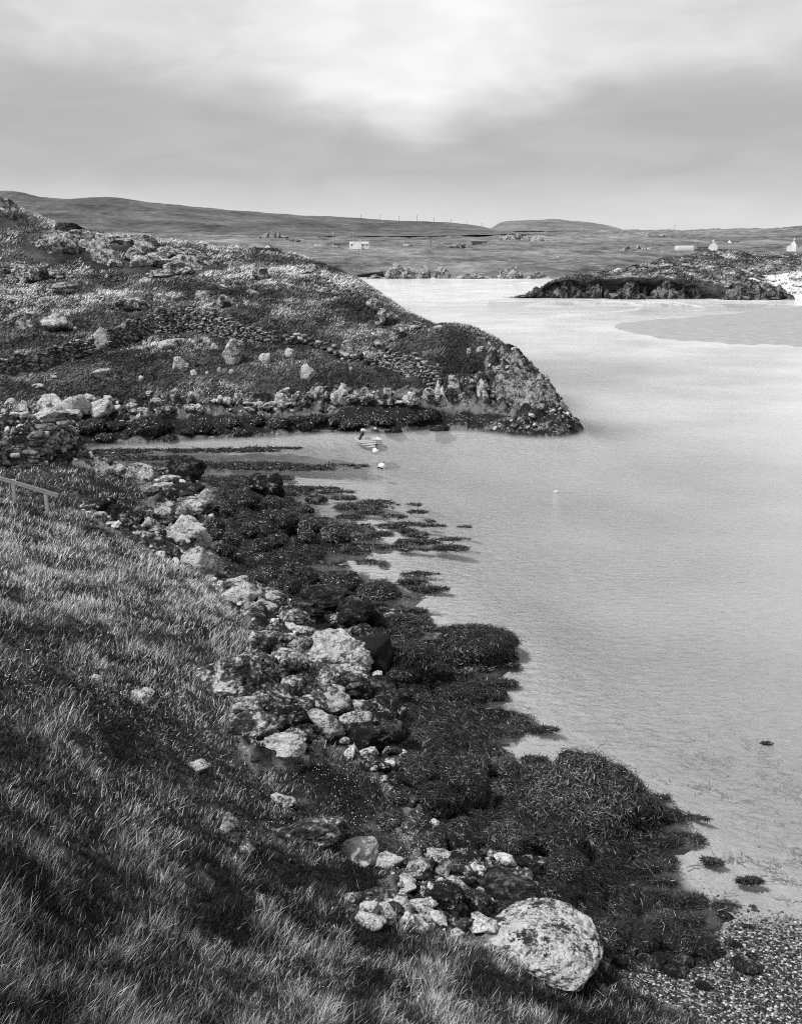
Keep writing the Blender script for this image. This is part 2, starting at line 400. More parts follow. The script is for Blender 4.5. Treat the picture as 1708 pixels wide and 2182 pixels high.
M['boulder_white'] = rock_mat('white_lichen_boulder', .74, scale=1.5, spots=.95, pale=.72, thr=.50)
M['weed'] = weed_mat('wet_seaweed')

def ground_mat():
    m, k, b, o = new_mat('ground')
    P = k.new('ShaderNodeNewGeometry').outputs['Position']
    g, wd, rk, tn = k.attr('grass'), k.attr('weed'), k.attr('rock'), k.attr('tone')
    sand = k.ramp(k.noise(P, .7, 5, .6), [(.3, .55), (.7, .68)])
    peb = k.voro(P, 16); pebc = k.new('ShaderNodeTexVoronoi'); k.put(pebc.inputs['Vector'], P); pebc.inputs['Scale'].default_value = 16
    pv = k.new('ShaderNodeSeparateColor'); k.put(pv.inputs[0], pebc.outputs['Color'])
    grav = k.mix(k.ramp(k.noise(P, 1.4, 5, .6), [(.35, 0), (.6, 1)]), k.ramp(pv.outputs[0], [(.30, .02), (.55, .09), (.8, .3), (1, .55)]), k.ramp(pv.outputs[0], [(.0, .03), (.3, .10), (.5, .36), (1, .6)]))
    sand = k.mix(k.attr('gravel'), sand, grav)
    gr = k.ramp(k.math('ADD', k.noise(P, 5, 8, .75), k.math('MULTIPLY', k.math('SUBTRACT', tn, .5), .5)), [(.3, .008), (.5, .03), (.7, .11)])
    rock = k.ramp(k.math('ADD', k.math('MULTIPLY', k.noise(P, 1.3, 8, .72), .6), k.math('MULTIPLY', k.noise(P, 7, 6, .7), .4)), [(.44, .008), (.53, .035), (.58, .25), (.70, .6)])
    weed = k.ramp(k.noise(P, 12, 7, .75, 1.0), [(.42, .005), (.58, .014), (.72, .05)])
    c = k.mix(rk, sand, rock); c = k.mix(wd, c, weed); c = k.mix(g, c, gr)
    k.put(b.inputs['Base Color'], c)
    k.put(b.inputs['Roughness'], k.mix(wd, .9, .45)); b.inputs['Specular IOR Level'].default_value = .2
    k.put(b.inputs['Normal'], k.bump(k.noise(P, 9, 8, .75, .8), .8, .12))
    return m
M['ground'] = ground_mat()

def strip_mat(name, stops, rough=.6, spec=.3):
    m, k, b, o = new_mat(name)
    k.put(b.inputs['Base Color'], k.ramp(k.attr('tone'), stops))
    b.inputs['Roughness'].default_value = rough; b.inputs['Specular IOR Level'].default_value = spec
    return m
M['grass'] = strip_mat('grass_blades', [(0, .006), (.35, .03), (.6, .13), (.8, .38), (1, .78)], .6, .25)
M['drowned'] = strip_mat('drowned_weed', [(0, .05), (1, .22)], .6, .2)
M['fronds'] = strip_mat('seaweed_fronds', [(0, .003), (.4, .010), (.65, .030), (.9, .09), (1, .24)], .38, .5)

# ------------------------------------------------------------------ the near ground: one log-polar sheet
_az = np.concatenate([np.linspace(-1.35, -.50, 60)[:-1], np.linspace(-.50, .50, 900), np.linspace(.50, 1.35, 60)[1:]])
_lr = np.concatenate([np.linspace(LN(.8), LN(6), 60)[:-1], np.linspace(LN(6), LN(62), 760)[:-1], np.linspace(LN(62), LN(160), 520)[:-1], np.linspace(LN(160), LN(330), 50)])
U, V = np.meshgrid(_az, _lr)
X, Y = np.sin(U)*np.exp(V), np.cos(U)*np.exp(V)
MK = masks(X, Y); Zt = zfull(X, Y, MK)
def tone_at(x, y):
    f = sstep(35, 70, np.hypot(x, y))
    return np.clip(.5 + .8*((1 - f)*fbm(x*.4, y*.4, 4, 91) + f*fbm(x*.11, y*.11, 5, 92, .6)), 0, 1)
tone = tone_at(X, Y)
gravel = sstep(-.12, .05, Zt)*sstep(.15, .2, np.where(MK[3] < 30, U, 0))*(1 - MK[0])*(1 - MK[1])
me = mesh_np('ground', np.stack([X, Y, Zt], -1).reshape(-1, 3), [grid_faces(*U.shape)],
             dict(grass=MK[0], weed=MK[1], rock=MK[2], tone=tone, gravel=gravel))
tag(link('ground', me, M['ground']), kind='structure')
from_grid_z = Zt

def zq(x, y):
    """ground height looked up in the sheet (bilinear)"""
    u, v = uv(np.asarray(x, float), np.asarray(y, float))
    fi = np.interp(v, _lr, np.arange(len(_lr))); fj = np.interp(u, _az, np.arange(len(_az)))
    i = np.clip(fi.astype(int), 0, len(_lr) - 2); j = np.clip(fj.astype(int), 0, len(_az) - 2); a = fi - i; b = fj - j
    return (Zt[i, j]*(1 - a)*(1 - b) + Zt[i + 1, j]*a*(1 - b) + Zt[i, j + 1]*(1 - a)*b + Zt[i + 1, j + 1]*a*b)

def mq(k, x, y):
    u, v = uv(x, y); i = np.clip(np.round(np.interp(v, _lr, np.arange(len(_lr)))).astype(int), 0, len(_lr) - 1)
    j = np.clip(np.round(np.interp(u, _az, np.arange(len(_az)))).astype(int), 0, len(_az) - 1)
    return MK[k][i, j]

# ------------------------------------------------------------------ the water
wa = np.concatenate([np.linspace(-1.35, -.5, 30)[:-1], np.linspace(-.5, .5, 260), np.linspace(.5, 1.35, 30)[1:]])
wr = np.concatenate([np.linspace(LN(3), LN(320), 420), np.linspace(LN(340), LN(6000), 30)])
wu, wv = np.meshgrid(wa, wr); wx, wy = np.sin(wu)*np.exp(wv), np.cos(wu)*np.exp(wv)
dep = np.where(np.exp(wv) < 300, -zq(wx, wy), 5.0)
me = mesh_np('water', np.stack([wx, wy, 0*wx], -1).reshape(-1, 3), [grid_faces(*wu.shape)], dict(depth=np.clip(dep, 0, 6)))
m, k, b, o = new_mat('water'); k.n.remove(b)
P = k.new('ShaderNodeNewGeometry').outputs['Position']
dp = k.attr('depth')
body = k.math('SUBTRACT', 1, k.math('POWER', 2.718, k.math('MULTIPLY', dp, -.3)))
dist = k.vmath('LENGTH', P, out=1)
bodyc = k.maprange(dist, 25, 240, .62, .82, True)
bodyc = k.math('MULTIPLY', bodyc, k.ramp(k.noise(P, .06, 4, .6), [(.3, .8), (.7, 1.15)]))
w1 = k.noise(k.vmath('MULTIPLY', P, (.8, 1.7, 1)), 1.9, 5, .6, .3)
w2 = k.noise(k.vmath('MULTIPLY', P, (1.0, 1.4, 1)), 6.0, 3, .55)
calm = k.ramp(k.noise(P, .09, 3, .5), [(.35, .45), (.6, 1)])
shal = k.maprange(dp, .05, .9, .25, 1.0)
hgt = k.math('MULTIPLY', k.math('MULTIPLY', k.math('ADD', k.math('MULTIPLY', w1, .32), k.math('MULTIPLY', w2, .05)), calm), shal)
nrm = k.bump(hgt, 1.0, 1.0)
tr = k.new('ShaderNodeBsdfTransparent'); tr.inputs[0].default_value = (.97, .97, .97, 1)
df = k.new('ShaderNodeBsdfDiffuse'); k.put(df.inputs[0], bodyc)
gl = k.new('ShaderNodeBsdfGlossy'); gl.inputs['Roughness'].default_value = .09; k.put(gl.inputs['Normal'], nrm); gl.inputs[0].default_value = (1, 1, 1, 1)
fr = k.new('ShaderNodeFresnel'); fr.inputs[0].default_value = 1.34; k.put(fr.inputs[1], nrm)
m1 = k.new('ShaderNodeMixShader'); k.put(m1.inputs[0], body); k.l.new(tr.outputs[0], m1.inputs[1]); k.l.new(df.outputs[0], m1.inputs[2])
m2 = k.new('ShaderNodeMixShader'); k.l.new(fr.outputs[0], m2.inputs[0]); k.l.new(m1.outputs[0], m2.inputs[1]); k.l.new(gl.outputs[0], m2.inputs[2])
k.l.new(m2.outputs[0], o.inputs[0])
tag(link('water', me, m), kind='structure')

# ------------------------------------------------------------------ far land
def land_mat(name, lo, hi, scale, stones=.5, stone_v=.5, streak=3.0):
    m, k, b, o = new_mat(name)
    P = k.new('ShaderNodeNewGeometry').outputs['Position']
    Pz = k.vmath('MULTIPLY', P, (1, 1, streak))
    n = k.noise(Pz, .012*scale, 8, .68, .4); n2 = k.noise(Pz, .09*scale, 7, .7)
    v = k.math('ADD', k.math('MULTIPLY', n, .55), k.math('MULTIPLY', n2, .45))
    c = k.ramp(v, [(.36, lo), (.5, (lo + hi)*.45), (.63, hi)])
    sn = k.noise(Pz, .22*scale, 5, .7); area = k.ramp(k.noise(Pz, .018*scale, 3, .5), [(.48, 0), (.62, 1)])
    st = k.math('MULTIPLY', k.ramp(sn, [(.60, 0), (.66, 1)]), area)
    c = k.mix(k.math('MULTIPLY', st, stones), c, stone_v)
    sh = k.math('MULTIPLY', k.attr('sand'), 1.0); c = k.mix(sh, c, .68)
    k.put(b.inputs['Base Color'], c); b.inputs['Roughness'].default_value = .95; b.inputs['Specular IOR Level'].default_value = .1
    k.put(b.inputs['Normal'], k.bump(n2, .9, 3.0/scale)); return m

def sheet(name, rows, mat, px0=-600, px1=2300, step=4, amp=0, nscale=.02, sub=24, sandf=None):
    """land laid through rows of points seen in the photo, nearest first; each row = (distance or ('z', z), [(px, py)...])"""
    px = np.arange(px0, px1 + 1, step, dtype=float); L = []
    for d, prof in rows:
        py = np.interp(px, [p[0] for p in prof], [p[1] for p in prof])
        if step < 40:
            kk = np.ones(7)/7; py = np.convolve(np.pad(py, 3, 'edge'), kk, 'valid')
        if isinstance(d, tuple): p = at_z(px, py, d[1])
        else:
            dd = np.interp(px, [q[0] for q in d], [q[1] for q in d]) if isinstance(d, list) else d
            p = at_d(px, py, dd)
        L.append(p)
    L = np.array(L); out = []
    for i in range(len(L) - 1):
        t = np.linspace(0, 1, sub, endpoint=(i == len(L) - 2))[:, None, None]
        out.append(L[i][None]*(1 - t) + L[i + 1][None]*t)
    G = np.concatenate(out, 0)
    # soften the creases between rows
    for _ in range(sub//4):
        G[1:-1, :, 2] = .25*G[:-2, :, 2] + .5*G[1:-1, :, 2] + .25*G[2:, :, 2]
    n = fbm(G[..., 0]*nscale, G[..., 1]*nscale, 5, 7, .55)
    edge = np.ones(len(G)); edge[:3] = (0, .3, .7)
    G[..., 2] += amp*n*edge[:, None]
    sd = np.zeros(G.shape[:2]) if sandf is None else sandf(G)
    me = mesh_np(name, G.reshape(-1, 3), [grid_faces(*G.shape[:2])], dict(sand=sd))
    return tag(link(name, me, mat), kind='structure')

M['moor'] = land_mat('moor_grass', .03, .34, 1.0, .9)
M['ridge'] = land_mat('ridge_heather', .03, .22, .6, .4)
M['far_hill'] = land_mat('far_hill', .08, .30, .5, .5, .35)  # paler tones put the haze of distance into the colour
M['marram'] = land_mat('marram_grass', .012, .42, 7.0, .0, streak=2.5)

sheet('moorland', [(('z', -.6), [(-600,597),(700,596),(790,591),(1050,595),(1300,597),(2300,600)]),
                 (625, [(-600,590),(760,585),(800,577),(1050,578),(1200,582),(1350,586),(2300,590)]),
                 (700, [(-600,570),(800,562),(1000,560),(1250,568),(1708,570),(2300,570)]),
                 (860, [(-600,540),(600,538),(900,545),(1100,545),(1300,546),(1708,552),(2300,552)]),
                 (1050, [(-600,515),(500,522),(700,527),(900,527),(1100,527),(1300,532),(1500,532),(1708,533),(2300,530)]),
                 (1400, [(-600,490),(500,505),(700,512),(900,513),(1100,510),(1300,512),(1500,510),(1708,511),(2300,505)]),
                 (1800, [(-600,485),(500,496),(800,500),(1000,499),(1080,496),(1200,493),(1320,490),(1440,490),(1560,487),(1640,486),(1690,482),(1760,479),(2300,470)]),
                 (2300, [(-600,500),(2300,505)])], M['moor'], amp=4.5, nscale=.018)
sheet('hill_ridge', [(1600, [(-600,500),(500,503),(900,503),(1080,499),(2300,520)]),
                     (1900, [(-600,450),(0,448),(300,462),(520,482),(700,488),(900,492),(1060,494),(2300,560)]),
                     (2300, [(-600,390),(-100,410),(0,405),(30,405),(60,411),(85,418),(120,419),(150,421),(185,417),(240,419),(300,428),(400,437),(500,446),(600,453),(700,460),(800,466),(900,470),(980,476),(1040,484),(1060,492),(1100,500),(2300,560)]),
                     (2800, [(-600,430),(0,440),(500,480),(1000,510),(2300,570)])], M['ridge'], amp=5.0, nscale=.006)
sheet('distant_hill', [(3600, [(-600,520),(950,510),(1100,492),(1320,494),(1400,510),(2300,520)]),
                       (4200, [(-600,560),(950,510),(1045,492),(1052,478),(1100,474),(1300,488),(1340,496),(1400,510),(2300,560)]),
                       (4900, [(-600,560),(950,520),(1040,500),(1052,482),(1066,473),(1100,469),(1150,468),(1168,465),(1185,464),(1200,468),(1215,471),(1250,472),(1290,478),(1325,489),(1345,500),(1400,520),(2300,560)]),
                       (5800, [(-600,560),(950,530),(1180,500),(1400,530),(2300,560)])], M['far_hill'], amp=6, nscale=.006)

def dune_sand(G):
    DUNE.append(G)
    x, y = G[..., 0], G[..., 1]; c = at_d(1690, 600, 335); d2 = ((x - c[0])/28)**2 + ((y - c[1])/45)**2
    return sstep(.42, .56, .55*np.exp(-d2) + .30*fbm(x*.09, y*.09, 4, 13) + .02 + .35*sstep(0, 1, (326 - y)/12.)*(x > c[0] - 32))
DUNE = []
sheet('dunes', [(('z', -.4), [(1040,640),(1135,626),(1250,632),(1450,637),(1700,640),(2300,645)]),
                ([(1100,325),(1200,322),(1450,318),(1620,318),(1700,322),(2300,322)], [(1040,650),(1135,625),(1165,606),(1200,596),(1260,594),(1330,592),(1420,592),(1500,600),(1560,606),(1640,618),(1708,625),(2300,630)]),
                ([(1100,335),(1450,350),(1700,350),(2300,350)], [(1040,650),(1135,625),(1170,604),(1210,591),(1300,587),(1360,578),(1450,570),(1550,572),(1620,585),(1708,585),(2300,590)]),
                ([(1100,340),(1450,375),(1700,380),(2300,380)], [(1040,660),(1130,630),(1180,602),(1220,590),(1300,584),(1345,570),(1400,557),(1480,548),(1560,549),(1640,558),(1708,556),(2300,556)]),
                ([(1100,345),(1450,400),(1700,410),(2300,410)], [(1040,670),(1130,640),(1190,605),(1250,590),(1320,580),(1365,566),(1430,552),(1480,542),(1520,537),(1565,535),(1610,541),(1650,549),(1690,542),(1750,538),(2300,535)]),
                ([(1100,370),(1450,450),(2300,460)], [(1040,680),(1200,620),(1300,596),(1480,560),(1700,560),(2300,560)])],
      M['marram'], px0=1040, px1=2300, step=2, amp=1.6, nscale=.085, sandf=dune_sand)
# ------------------------------------------------------------------ rocks
_ICO = {}
def ico(n):
    if n not in _ICO:
        bm = bmesh.new(); bmesh.ops.create_icosphere(bm, subdivisions=n, radius=1.0); bm.verts.ensure_lookup_table()
        v = np.array([q.co[:] for q in bm.verts]); f = np.array([[q.index for q in t.verts] for t in bm.faces]); bm.free(); _ICO[n] = (v, f)
    return _ICO[n]

def rock_geo(seed, dims, sub=4, angular=.6, rough=.07, strata=.0, flat_top=False):
    """a weathered block: sphere cut by random planes, edges worn round, surface broken up"""
    rng = np.random.RandomState(seed); d, f = ico(sub); d = d.copy()
    n = rng.normal(size=(13, 3)); n /= np.linalg.norm(n, axis=1)[:, None]
    o = rng.uniform(.52, .92, 13)
    if flat_top: n[0] = (.05, .0, 1); n[0] /= np.linalg.norm(n[0]); o[0] = .55
    q = np.maximum(d @ n.T, 1e-3); r = o/q; r = np.minimum(r, 1.5)
    kk = 10.0 + 24*angular; r = -np.log(np.exp(-kk*r).sum(1) + np.exp(-kk*1.05))/kk
    aa = min(1, angular*1.15); r = aa*r + (1 - aa)*.85
    p = d*r[:, None]
    p = p*(1 + rough*2.0*fbm3(d*1.6 + seed % 97, 2, seed)[:, None])
    ridg = 1 - np.abs(fbm3(p*3.2 + seed % 89, 4, seed + 9, .6))
    p = p*(1 + rough*2.4*(ridg - .75))[:, None]
    p = p*(1 + rough*.5*fbm3(p*11 + seed % 31, 2, seed + 3, .6))[:, None]
    if strata:
        ax = rng.normal(size=3)*.35 + np.array([0, 0, 1]); ax /= np.linalg.norm(ax)
        h = p @ ax; st = vn3(np.stack([h*6, h*0 + seed, (p @ np.array([.3, .2, .1]))*1.2], 1), seed + 5)
        p = p*(1 + strata*st)[:, None]
    p = p - .5*(p.max(0) + p.min(0)); p = p/(np.abs(p).max(0) + 1e-9)
    s = np.array(dims)/2; p = p*s
    return p, f

ROCKS = []            # x, y, radius: grass keeps clear of them
def boulder(px, py, wpx, hpx, label, mat='lichen', name='boulder', cat='boulder', group=None, sub=None, angular=.82, rough=.10, strata=.08,
            sink=.30, depth=.8, zw=False, seed=None, dist=None, hmul=1.0, rotz=None, flat=False):
    seed = seed if seed is not None else int(px*7 + py*13) % 99991
    rng = random.Random(seed)
    if dist is None: c = hit(px, py + .22*hpx, zw)[0]
    else: c = at_d(px, py + .22*hpx, dist)
    rr = math.hypot(c[0], c[1]); slant = math.hypot(rr, CAMZ - c[2]); gr = 1.25 if rr < 60 and not flat and mat != 'weed' else 1.03; wm = wpx*slant/F*gr; hpx = hpx*(1.15 if rr < 60 else 1.0)
    a = math.atan2(CAMZ - c[2], rr); hm = hpx*slant/F
    dy = wm*depth; hz = max(.42*min(wm, dy), (hm - .55*dy*math.sin(a))/math.cos(a))*1.12*hmul/(1 - sink*.5)
    if flat: hz = min(hz, .5*wm)
    zg = c[2] if dist is not None else float(zq(c[0], c[1]))
    if zw: zg = max(zg, -.05)
    if sub is None: sub = 5 if wpx > 90 else 4 if wpx > 26 else 3
    ang = rotz if rotz is not None else math.atan2(c[0], c[1])*-1 + rng.uniform(-.25, .25)
    p, f = rock_geo(seed, (wm, dy, hz), sub, angular, rough, strata)
    me = mesh_np(name, p, [f])
    mat = mat + '_fine' if wm < 1.0 and rr < 60 and mat + '_fine' in M else mat
    o = link(name, me, M[mat], loc=(c[0], c[1], zg + hz*(.5 - sink)), rot=(rng.uniform(-.12, .12), rng.uniform(-.12, .12), ang))
    tag(o, label, cat, group); ROCKS.append((c[0], c[1], wm*.5, dy*.5))
    o['_n'] = 0; del o['_n']
    return o

ORD = ['first', 'second', 'third', 'fourth', 'fifth', 'sixth', 'seventh', 'eighth', 'ninth', 'tenth', 'eleventh', 'twelfth', 'thirteenth', 'fourteenth', 'fifteenth',
       'sixteenth', 'seventeenth', 'eighteenth', 'nineteenth', 'twentieth']
def cluster(x0, y0, sc, place, group, rocks, tone='pale lichened', mat='lichen', **kw):
    """rocks: (zx, zy, w, h[, dict]) read off an enlarged crop of the photo"""
    D = []
    for r in rocks:
        e = dict(r[4]) if len(r) > 4 else {}
        D.append(((x0 + r[0]/sc)*.6832, (y0 + r[1]/sc)*.6832, r[2]/sc*.6832, r[3]/sc*.6832, e))
    auto = sorted([d for d in D if 'label' not in d[4]], key=lambda d: d[0])
    for d in D:
        e = d[4]
        if 'label' not in e:
            i = auto.index(d); t = e.pop('tone', tone)
            shape = 'slab' if d[2] > 2.3*d[3] else 'tall stone' if d[3] > 1.08*d[2] else 'boulder'
            e['label'] = f'{t} {shape}, {ORD[i]} from left {place}'
        e.pop('tone', None)
        boulder(*d[:4], **{**dict(mat=mat, group=group), **kw, **e})

SH = 'boulders along the near shore'
cluster(500, 1800, 2.135, 'in the jumble of rocks between grass and seaweed', SH, [
    (1170,545,420,290,dict(label='huge pale lichen covered boulder, the largest of the near shore rocks', mat='lichen_heavy', sub=6, strata=.07)),
    (400,635,500,250,dict(label='long lichen patched slab sunk in the grass slope above the shore', mat='mottled', sub=6, sink=.42)),
    (1200,760,330,230,dict(label='angular mottled boulder leaning below the huge pale one', mat='mottled', sub=6, angular=.8)),
    (780,1200,330,140,dict(label='broad pale boulder standing in the grass below the other shore rocks', mat='lichen_heavy', depth=.6)),
    (1350,1090,270,190,dict(label='long wedge boulder, pale on top and black underneath, beside the grass', mat='capped', rotz=-.5)),
    (860,1000,260,180,dict(label='block of rock with a black shadowed face behind the broad pale boulder', mat='capped', angular=.85)),
    (1460,730,220,130,dict(label='black wet boulder with one bright white patch', mat='darkrock', angular=.8)),
    (640,810,370,170,dict(label='low rock mottled with white lichen spots, just right of the sunken slab', mat='mottled', sink=.4))], )
cluster(500, 1800, 2.135, 'among the upper shore rocks beside the long grass', SH, [
    (540,120,230,150), (735,185,190,110), (600,225,110,110), (690,255,160,90), (840,262,160,80,dict(mat='capped', tone='dark')), (890,325,170,95), (985,395,150,90), (790,435,210,110), (690,470,160,140,dict(mat='mottled', tone='mossy')),
    (960,520,180,150), (850,640,170,130), (700,660,170,180,dict(mat='mottled', tone='spotted')), (790,315,110,60), (900,600,110,90)])
cluster(500, 1800, 2.135, 'in the lower group of shore rocks', SH, [
    (870,790,190,160,dict(mat='mottled', tone='mottled')), (1130,870,250,190), (560,915,180,130), (1090,1020,250,160), (1300,1000,190,130), (640,1040,290,200,dict(mat='mottled', tone='spotted')),
    (870,1110,190,110), (950,1090,110,90), (940,900,150,100,dict(mat='mottled', tone='mottled')), (1330,920,140,130), (700,930,150,70)])
cluster(500, 1800, 2.135, 'on the dark foreshore below the huge pale boulder', SH, [
    (1200,320,150,130,dict(mat='capped', tone='pale topped')), (1130,168,340,140,dict(mat='darkrock', tone='large black', angular=.8)), (1300,285,210,150,dict(mat='darkrock', tone='black')), (1425,285,130,140,dict(mat='darkrock', tone='black')),
    (1340,395,140,100,dict(mat='darkrock', tone='black')), (1440,575,220,240,dict(mat='weed', tone='weedy black')), (1430,845,150,90,dict(mat='darkrock', tone='dark')), (1500,915,240,140,dict(mat='capped', tone='pale topped')),
    (1480,1000,160,130,dict(mat='capped', tone='spotted')), (1510,1070,220,150,dict(mat='darkrock', tone='black')), (1450,1285,210,120,dict(mat='capped', tone='pale topped')), (1000,290,160,80,dict(mat='darkrock', tone='black')),
    (960,230,180,80,dict(mat='darkrock', tone='black')), (1420,470,110,90,dict(mat='darkrock', tone='black')), (1580,820,160,130,dict(mat='darkrock', tone='black'))], tone='dark')
cluster(700, 2350, 2.135, 'in the grass at the foot of the slope', 'stones in the lower grass', [
    (380,315,180,80,dict(label='pale flat stone alone in the dark turf, upslope of the low lichened boulder', mat='lichen_heavy', flat=True)),
    (580,550,400,150,dict(label='low wide boulder spotted with white lichen in the grass', mat='mottled', sub=6, sink=.4)),
    (870,645,270,120,dict(label='pale rounded boulder beside the low lichened one', mat='lichen_heavy', sink=.4)),
    (1090,710,180,100,dict(label='small pale boulder with a broken end in the turf', mat='lichen_heavy')),
    (60,560,130,190,dict(label='upright lichened stone leaning in the long grass', mat='lichen', depth=.7)),
    (170,640,110,120,dict(label='small mottled stone just below the leaning upright stone', mat='mottled')),
    (820,990,95,45,dict(label='small white topped stone tilted in the grass', mat='lichen_heavy')),
    (-551,-383,140,84,dict(label='small pale stone half buried in the herbs of the middle slope', mat='lichen_heavy')), (-845,-478,90,44,dict(label='sliver of pale stone lying in the grass of the middle slope', mat='lichen_heavy', flat=True)), (-180,95,170,60,dict(label='long low pale stone in the turf below the broad boulder', mat='lichen_heavy', flat=True))])
cluster(700, 2350, 2.135, 'in the cluster of stones behind the tall grass', 'stones in the lower grass', [
    (940,1065,140,90), (1120,1058,190,80), (1070,1095,130,60), (1310,1065,130,60), (1270,1130,190,90), (960,1140,180,90), (905,735,90,40)], mat='lichen_heavy')
cluster(700, 2350, 2.135, 'of the bedded ledges beside the seaweed', 'bedded rock ledges', [
    (1430,715,190,130,dict(mat='lichen')), (1600,705,160,140,dict(mat='capped', tone='mottled')), (1590,785,240,110), (1440,850,120,120,dict(mat='lichen')), (1290,870,140,100,dict(mat='lichen')), (1200,892,120,45,dict(mat='lichen_heavy')),
    (1565,890,190,110,dict(tone='squared')), (1190,935,130,35,dict(mat='lichen_heavy')), (1450,1030,230,120,dict(tone='squared')), (1640,1035,170,150), (1520,948,190,35,dict(mat='lichen_heavy'))],
    mat='capped', tone='pale edged', angular=.85, strata=.09)
cluster(1400, 2350, 1.5527, 'among the seaweed by the ledges', 'bedded rock ledges', [
    (380,555,200,130,dict(label='dark boulder with a bright pale top on the seaweed above the ledges', mat='capped', sub=5)),
    (250,690,280,150,dict(label='long black squared block of bedded rock at the end of the ledges', mat='darkrock', angular=.9, strata=.1, sub=5)),
    (435,945,440,170,dict(hmul=.62, seed=93, rotz=-.35, label='biggest boulder of the foreground, white with black lichen, standing in the grass', mat='boulder_white', sub=6, angular=.42, rough=.05, strata=.06, sink=.50, depth=.9))])
cluster(0, 1300, 1.708, 'in the rocks under the fence slope', SH, [
    (1005,660,200,165,dict(label='big pale boulder with a peaked top at the end of the far grass slope', mat='lichen_heavy', sub=5)),
    (1065,800,155,140,dict(label='pale pointed boulder half sunk in grass below the peaked one', mat='lichen_heavy', sub=5)),
    (1095,445,75,75,dict(label='small pale cube of rock standing alone at the seaweed edge', mat='lichen_heavy', angular=.9))])
cluster(0, 1300, 1.708, 'on the bank beside the lone fence post', SH, [
    (545,510,160,120,dict(mat='capped', tone='large dark')), (670,560,160,120,dict(mat='capped', tone='dark')), (815,620,130,90), (890,640,110,80), (785,660,140,60), (880,570,130,90), (905,525,120,90), (1040,495,160,80), (980,535,80,80), (960,585,90,60),
    (920,455,60,80,dict(mat='capped', tone='dark')), (540,560,60,40), (1210,525,70,65,dict(mat='capped', tone='pale topped')), (1165,500,80,50,dict(mat='capped', tone='dark')), (1040,538,70,40)])
cluster(0, 1300, 1.708, 'at the head of the inlet', SH, [
    (870,400,100,60), (890,355,130,60), (790,335,90,90), (720,310,180,70), (575,285,110,100), (650,300,100,70), (815,425,90,50), (1000,325,160,110,dict(mat='darkrock', tone='black')), (1420,395,160,120,dict(mat='capped', tone='pale topped dark')), (1010,400,150,70,dict(mat='darkrock', tone='dark'))])
cluster(0, 1300, 1.708, 'at the seaward foot of the grass slope', SH, [(1285,965,200,130), (1445,1005,150,70)], mat='lichen_heavy')

HL = 'boulders on the headland'
cluster(0, 900, 1.708, 'on the grass of the headland above the wall', HL, [
    (135,195,85,65), (310,205,155,90,dict(label='large pale slanting boulder on the headland grass above the wall')), (405,220,28,22), (85,55,80,30), (510,58,62,34), (710,85,175,70,dict(mat='mottled', tone='mottled')), (870,50,95,50), (1080,45,80,45), (1195,85,115,75,dict(mat='mottled', tone='mottled')),
    (205,90,22,25), (1315,85,40,25), (340,5,110,45), (170,140,50,20)])
cluster(0, 900, 1.708, 'in the enclosure below the headland wall', HL, [
    (545,270,85,115,dict(label='tall pale standing boulder built into the end of the drystone wall', depth=.6, mat='lichen_heavy')),
    (1250,365,118,135,dict(label='tall rounded grey boulder, the biggest inside the walled enclosure', mat='lichen')),
    (1640,468,92,92,dict(label='pale five sided boulder on dark turf above the shore rocks', mat='lichen_heavy', angular=.8)),
    (915,310,118,62), (965,408,85,82), (1035,430,42,34), (1145,325,42,45), (1035,283,32,24), (1410,372,62,60), (1540,345,55,55), (540,448,105,52), (205,520,58,26), (755,480,28,30), (1105,278,42,34), (1105,440,22,18), (1170,440,20,24), (290,470,34,18), (1235,455,30,24)], mat='lichen_heavy')
cluster(0, 900, 1.708, 'in the broken rocks at the back of the inlet', HL, [
    (280,655,130,90), (410,665,160,110), (245,708,140,70), (475,628,85,66), (580,620,48,46), (545,675,120,90), (120,693,75,55), (60,600,65,55), (370,708,135,46), (620,662,66,45), (700,642,62,34), (80,690,40,30), (130,720,60,40), (120,630,50,26), (25,655,36,22)], mat='lichen_heavy', sub=4)
cluster(0, 900, 1.708, 'in the row of rocks along the headland shore', HL, [
    (840,642,85,66), (880,672,110,46), (760,664,84,46), (935,612,54,64), (1060,652,84,44), (1000,640,60,40), (860,580,36,26), (915,585,30,40), (1020,672,70,30), (720,672,60,30), (800,612,40,30), (1240,668,50,26), (1180,612,30,20), (1330,676,60,26)], sub=4, angular=.85, strata=.08, rough=.12, mat='lichen')
CRAG = (('low pale crag at the start of the craggy shore band of the headland', (452,864,496,888), 9), ('split pale crag second along the shore band of the headland', (490,860,538,890), 11), ('broad low slabs with a black gap in the shore band', (530,868,586,892), 9), ('group of upright pale blocks in the shore band', (576,852,622,888), 12), ('tall ribbed crag of the shore band, beside the upright blocks', (614,848,660,888), 12),
        ('double topped pale crag under the dark turf of the enclosure', (654,852,704,889), 12), ('tallest pale crag of the shore band, below the tumbled wall', (698,840,752,890), 14), ('sloping pale crag with a dark cleft beside the tallest one', (744,848,800,890), 13), ('blocky pale crag below the five sided boulder end of the wall', (792,846,850,888), 13), ('low broken crag between the blocky one and the headland tip', (842,858,900,890), 11), ('jumbled pale blocks where the shore band meets the headland tip', (890,846,945,888), 12))
cluster(900, 900, 1.708, 'on the grassy back of the headland', HL, [
    (455,78,84,64), (525,168,140,95,dict(mat='mottled', tone='mottled')), (410,207,48,44), (480,292,92,44), (310,307,62,62), (705,222,74,34,dict(mat='mottled', tone='grey')), (580,248,100,66,dict(mat='mottled', tone='grey')), (795,226,54,24), (680,186,94,24,dict(mat='mottled', tone='grey')), (960,347,28,34), (1022,347,52,32), (250,50,44,22), (185,5,80,34), (555,280,50,26), (330,435,26,28), (345,245,30,20)])
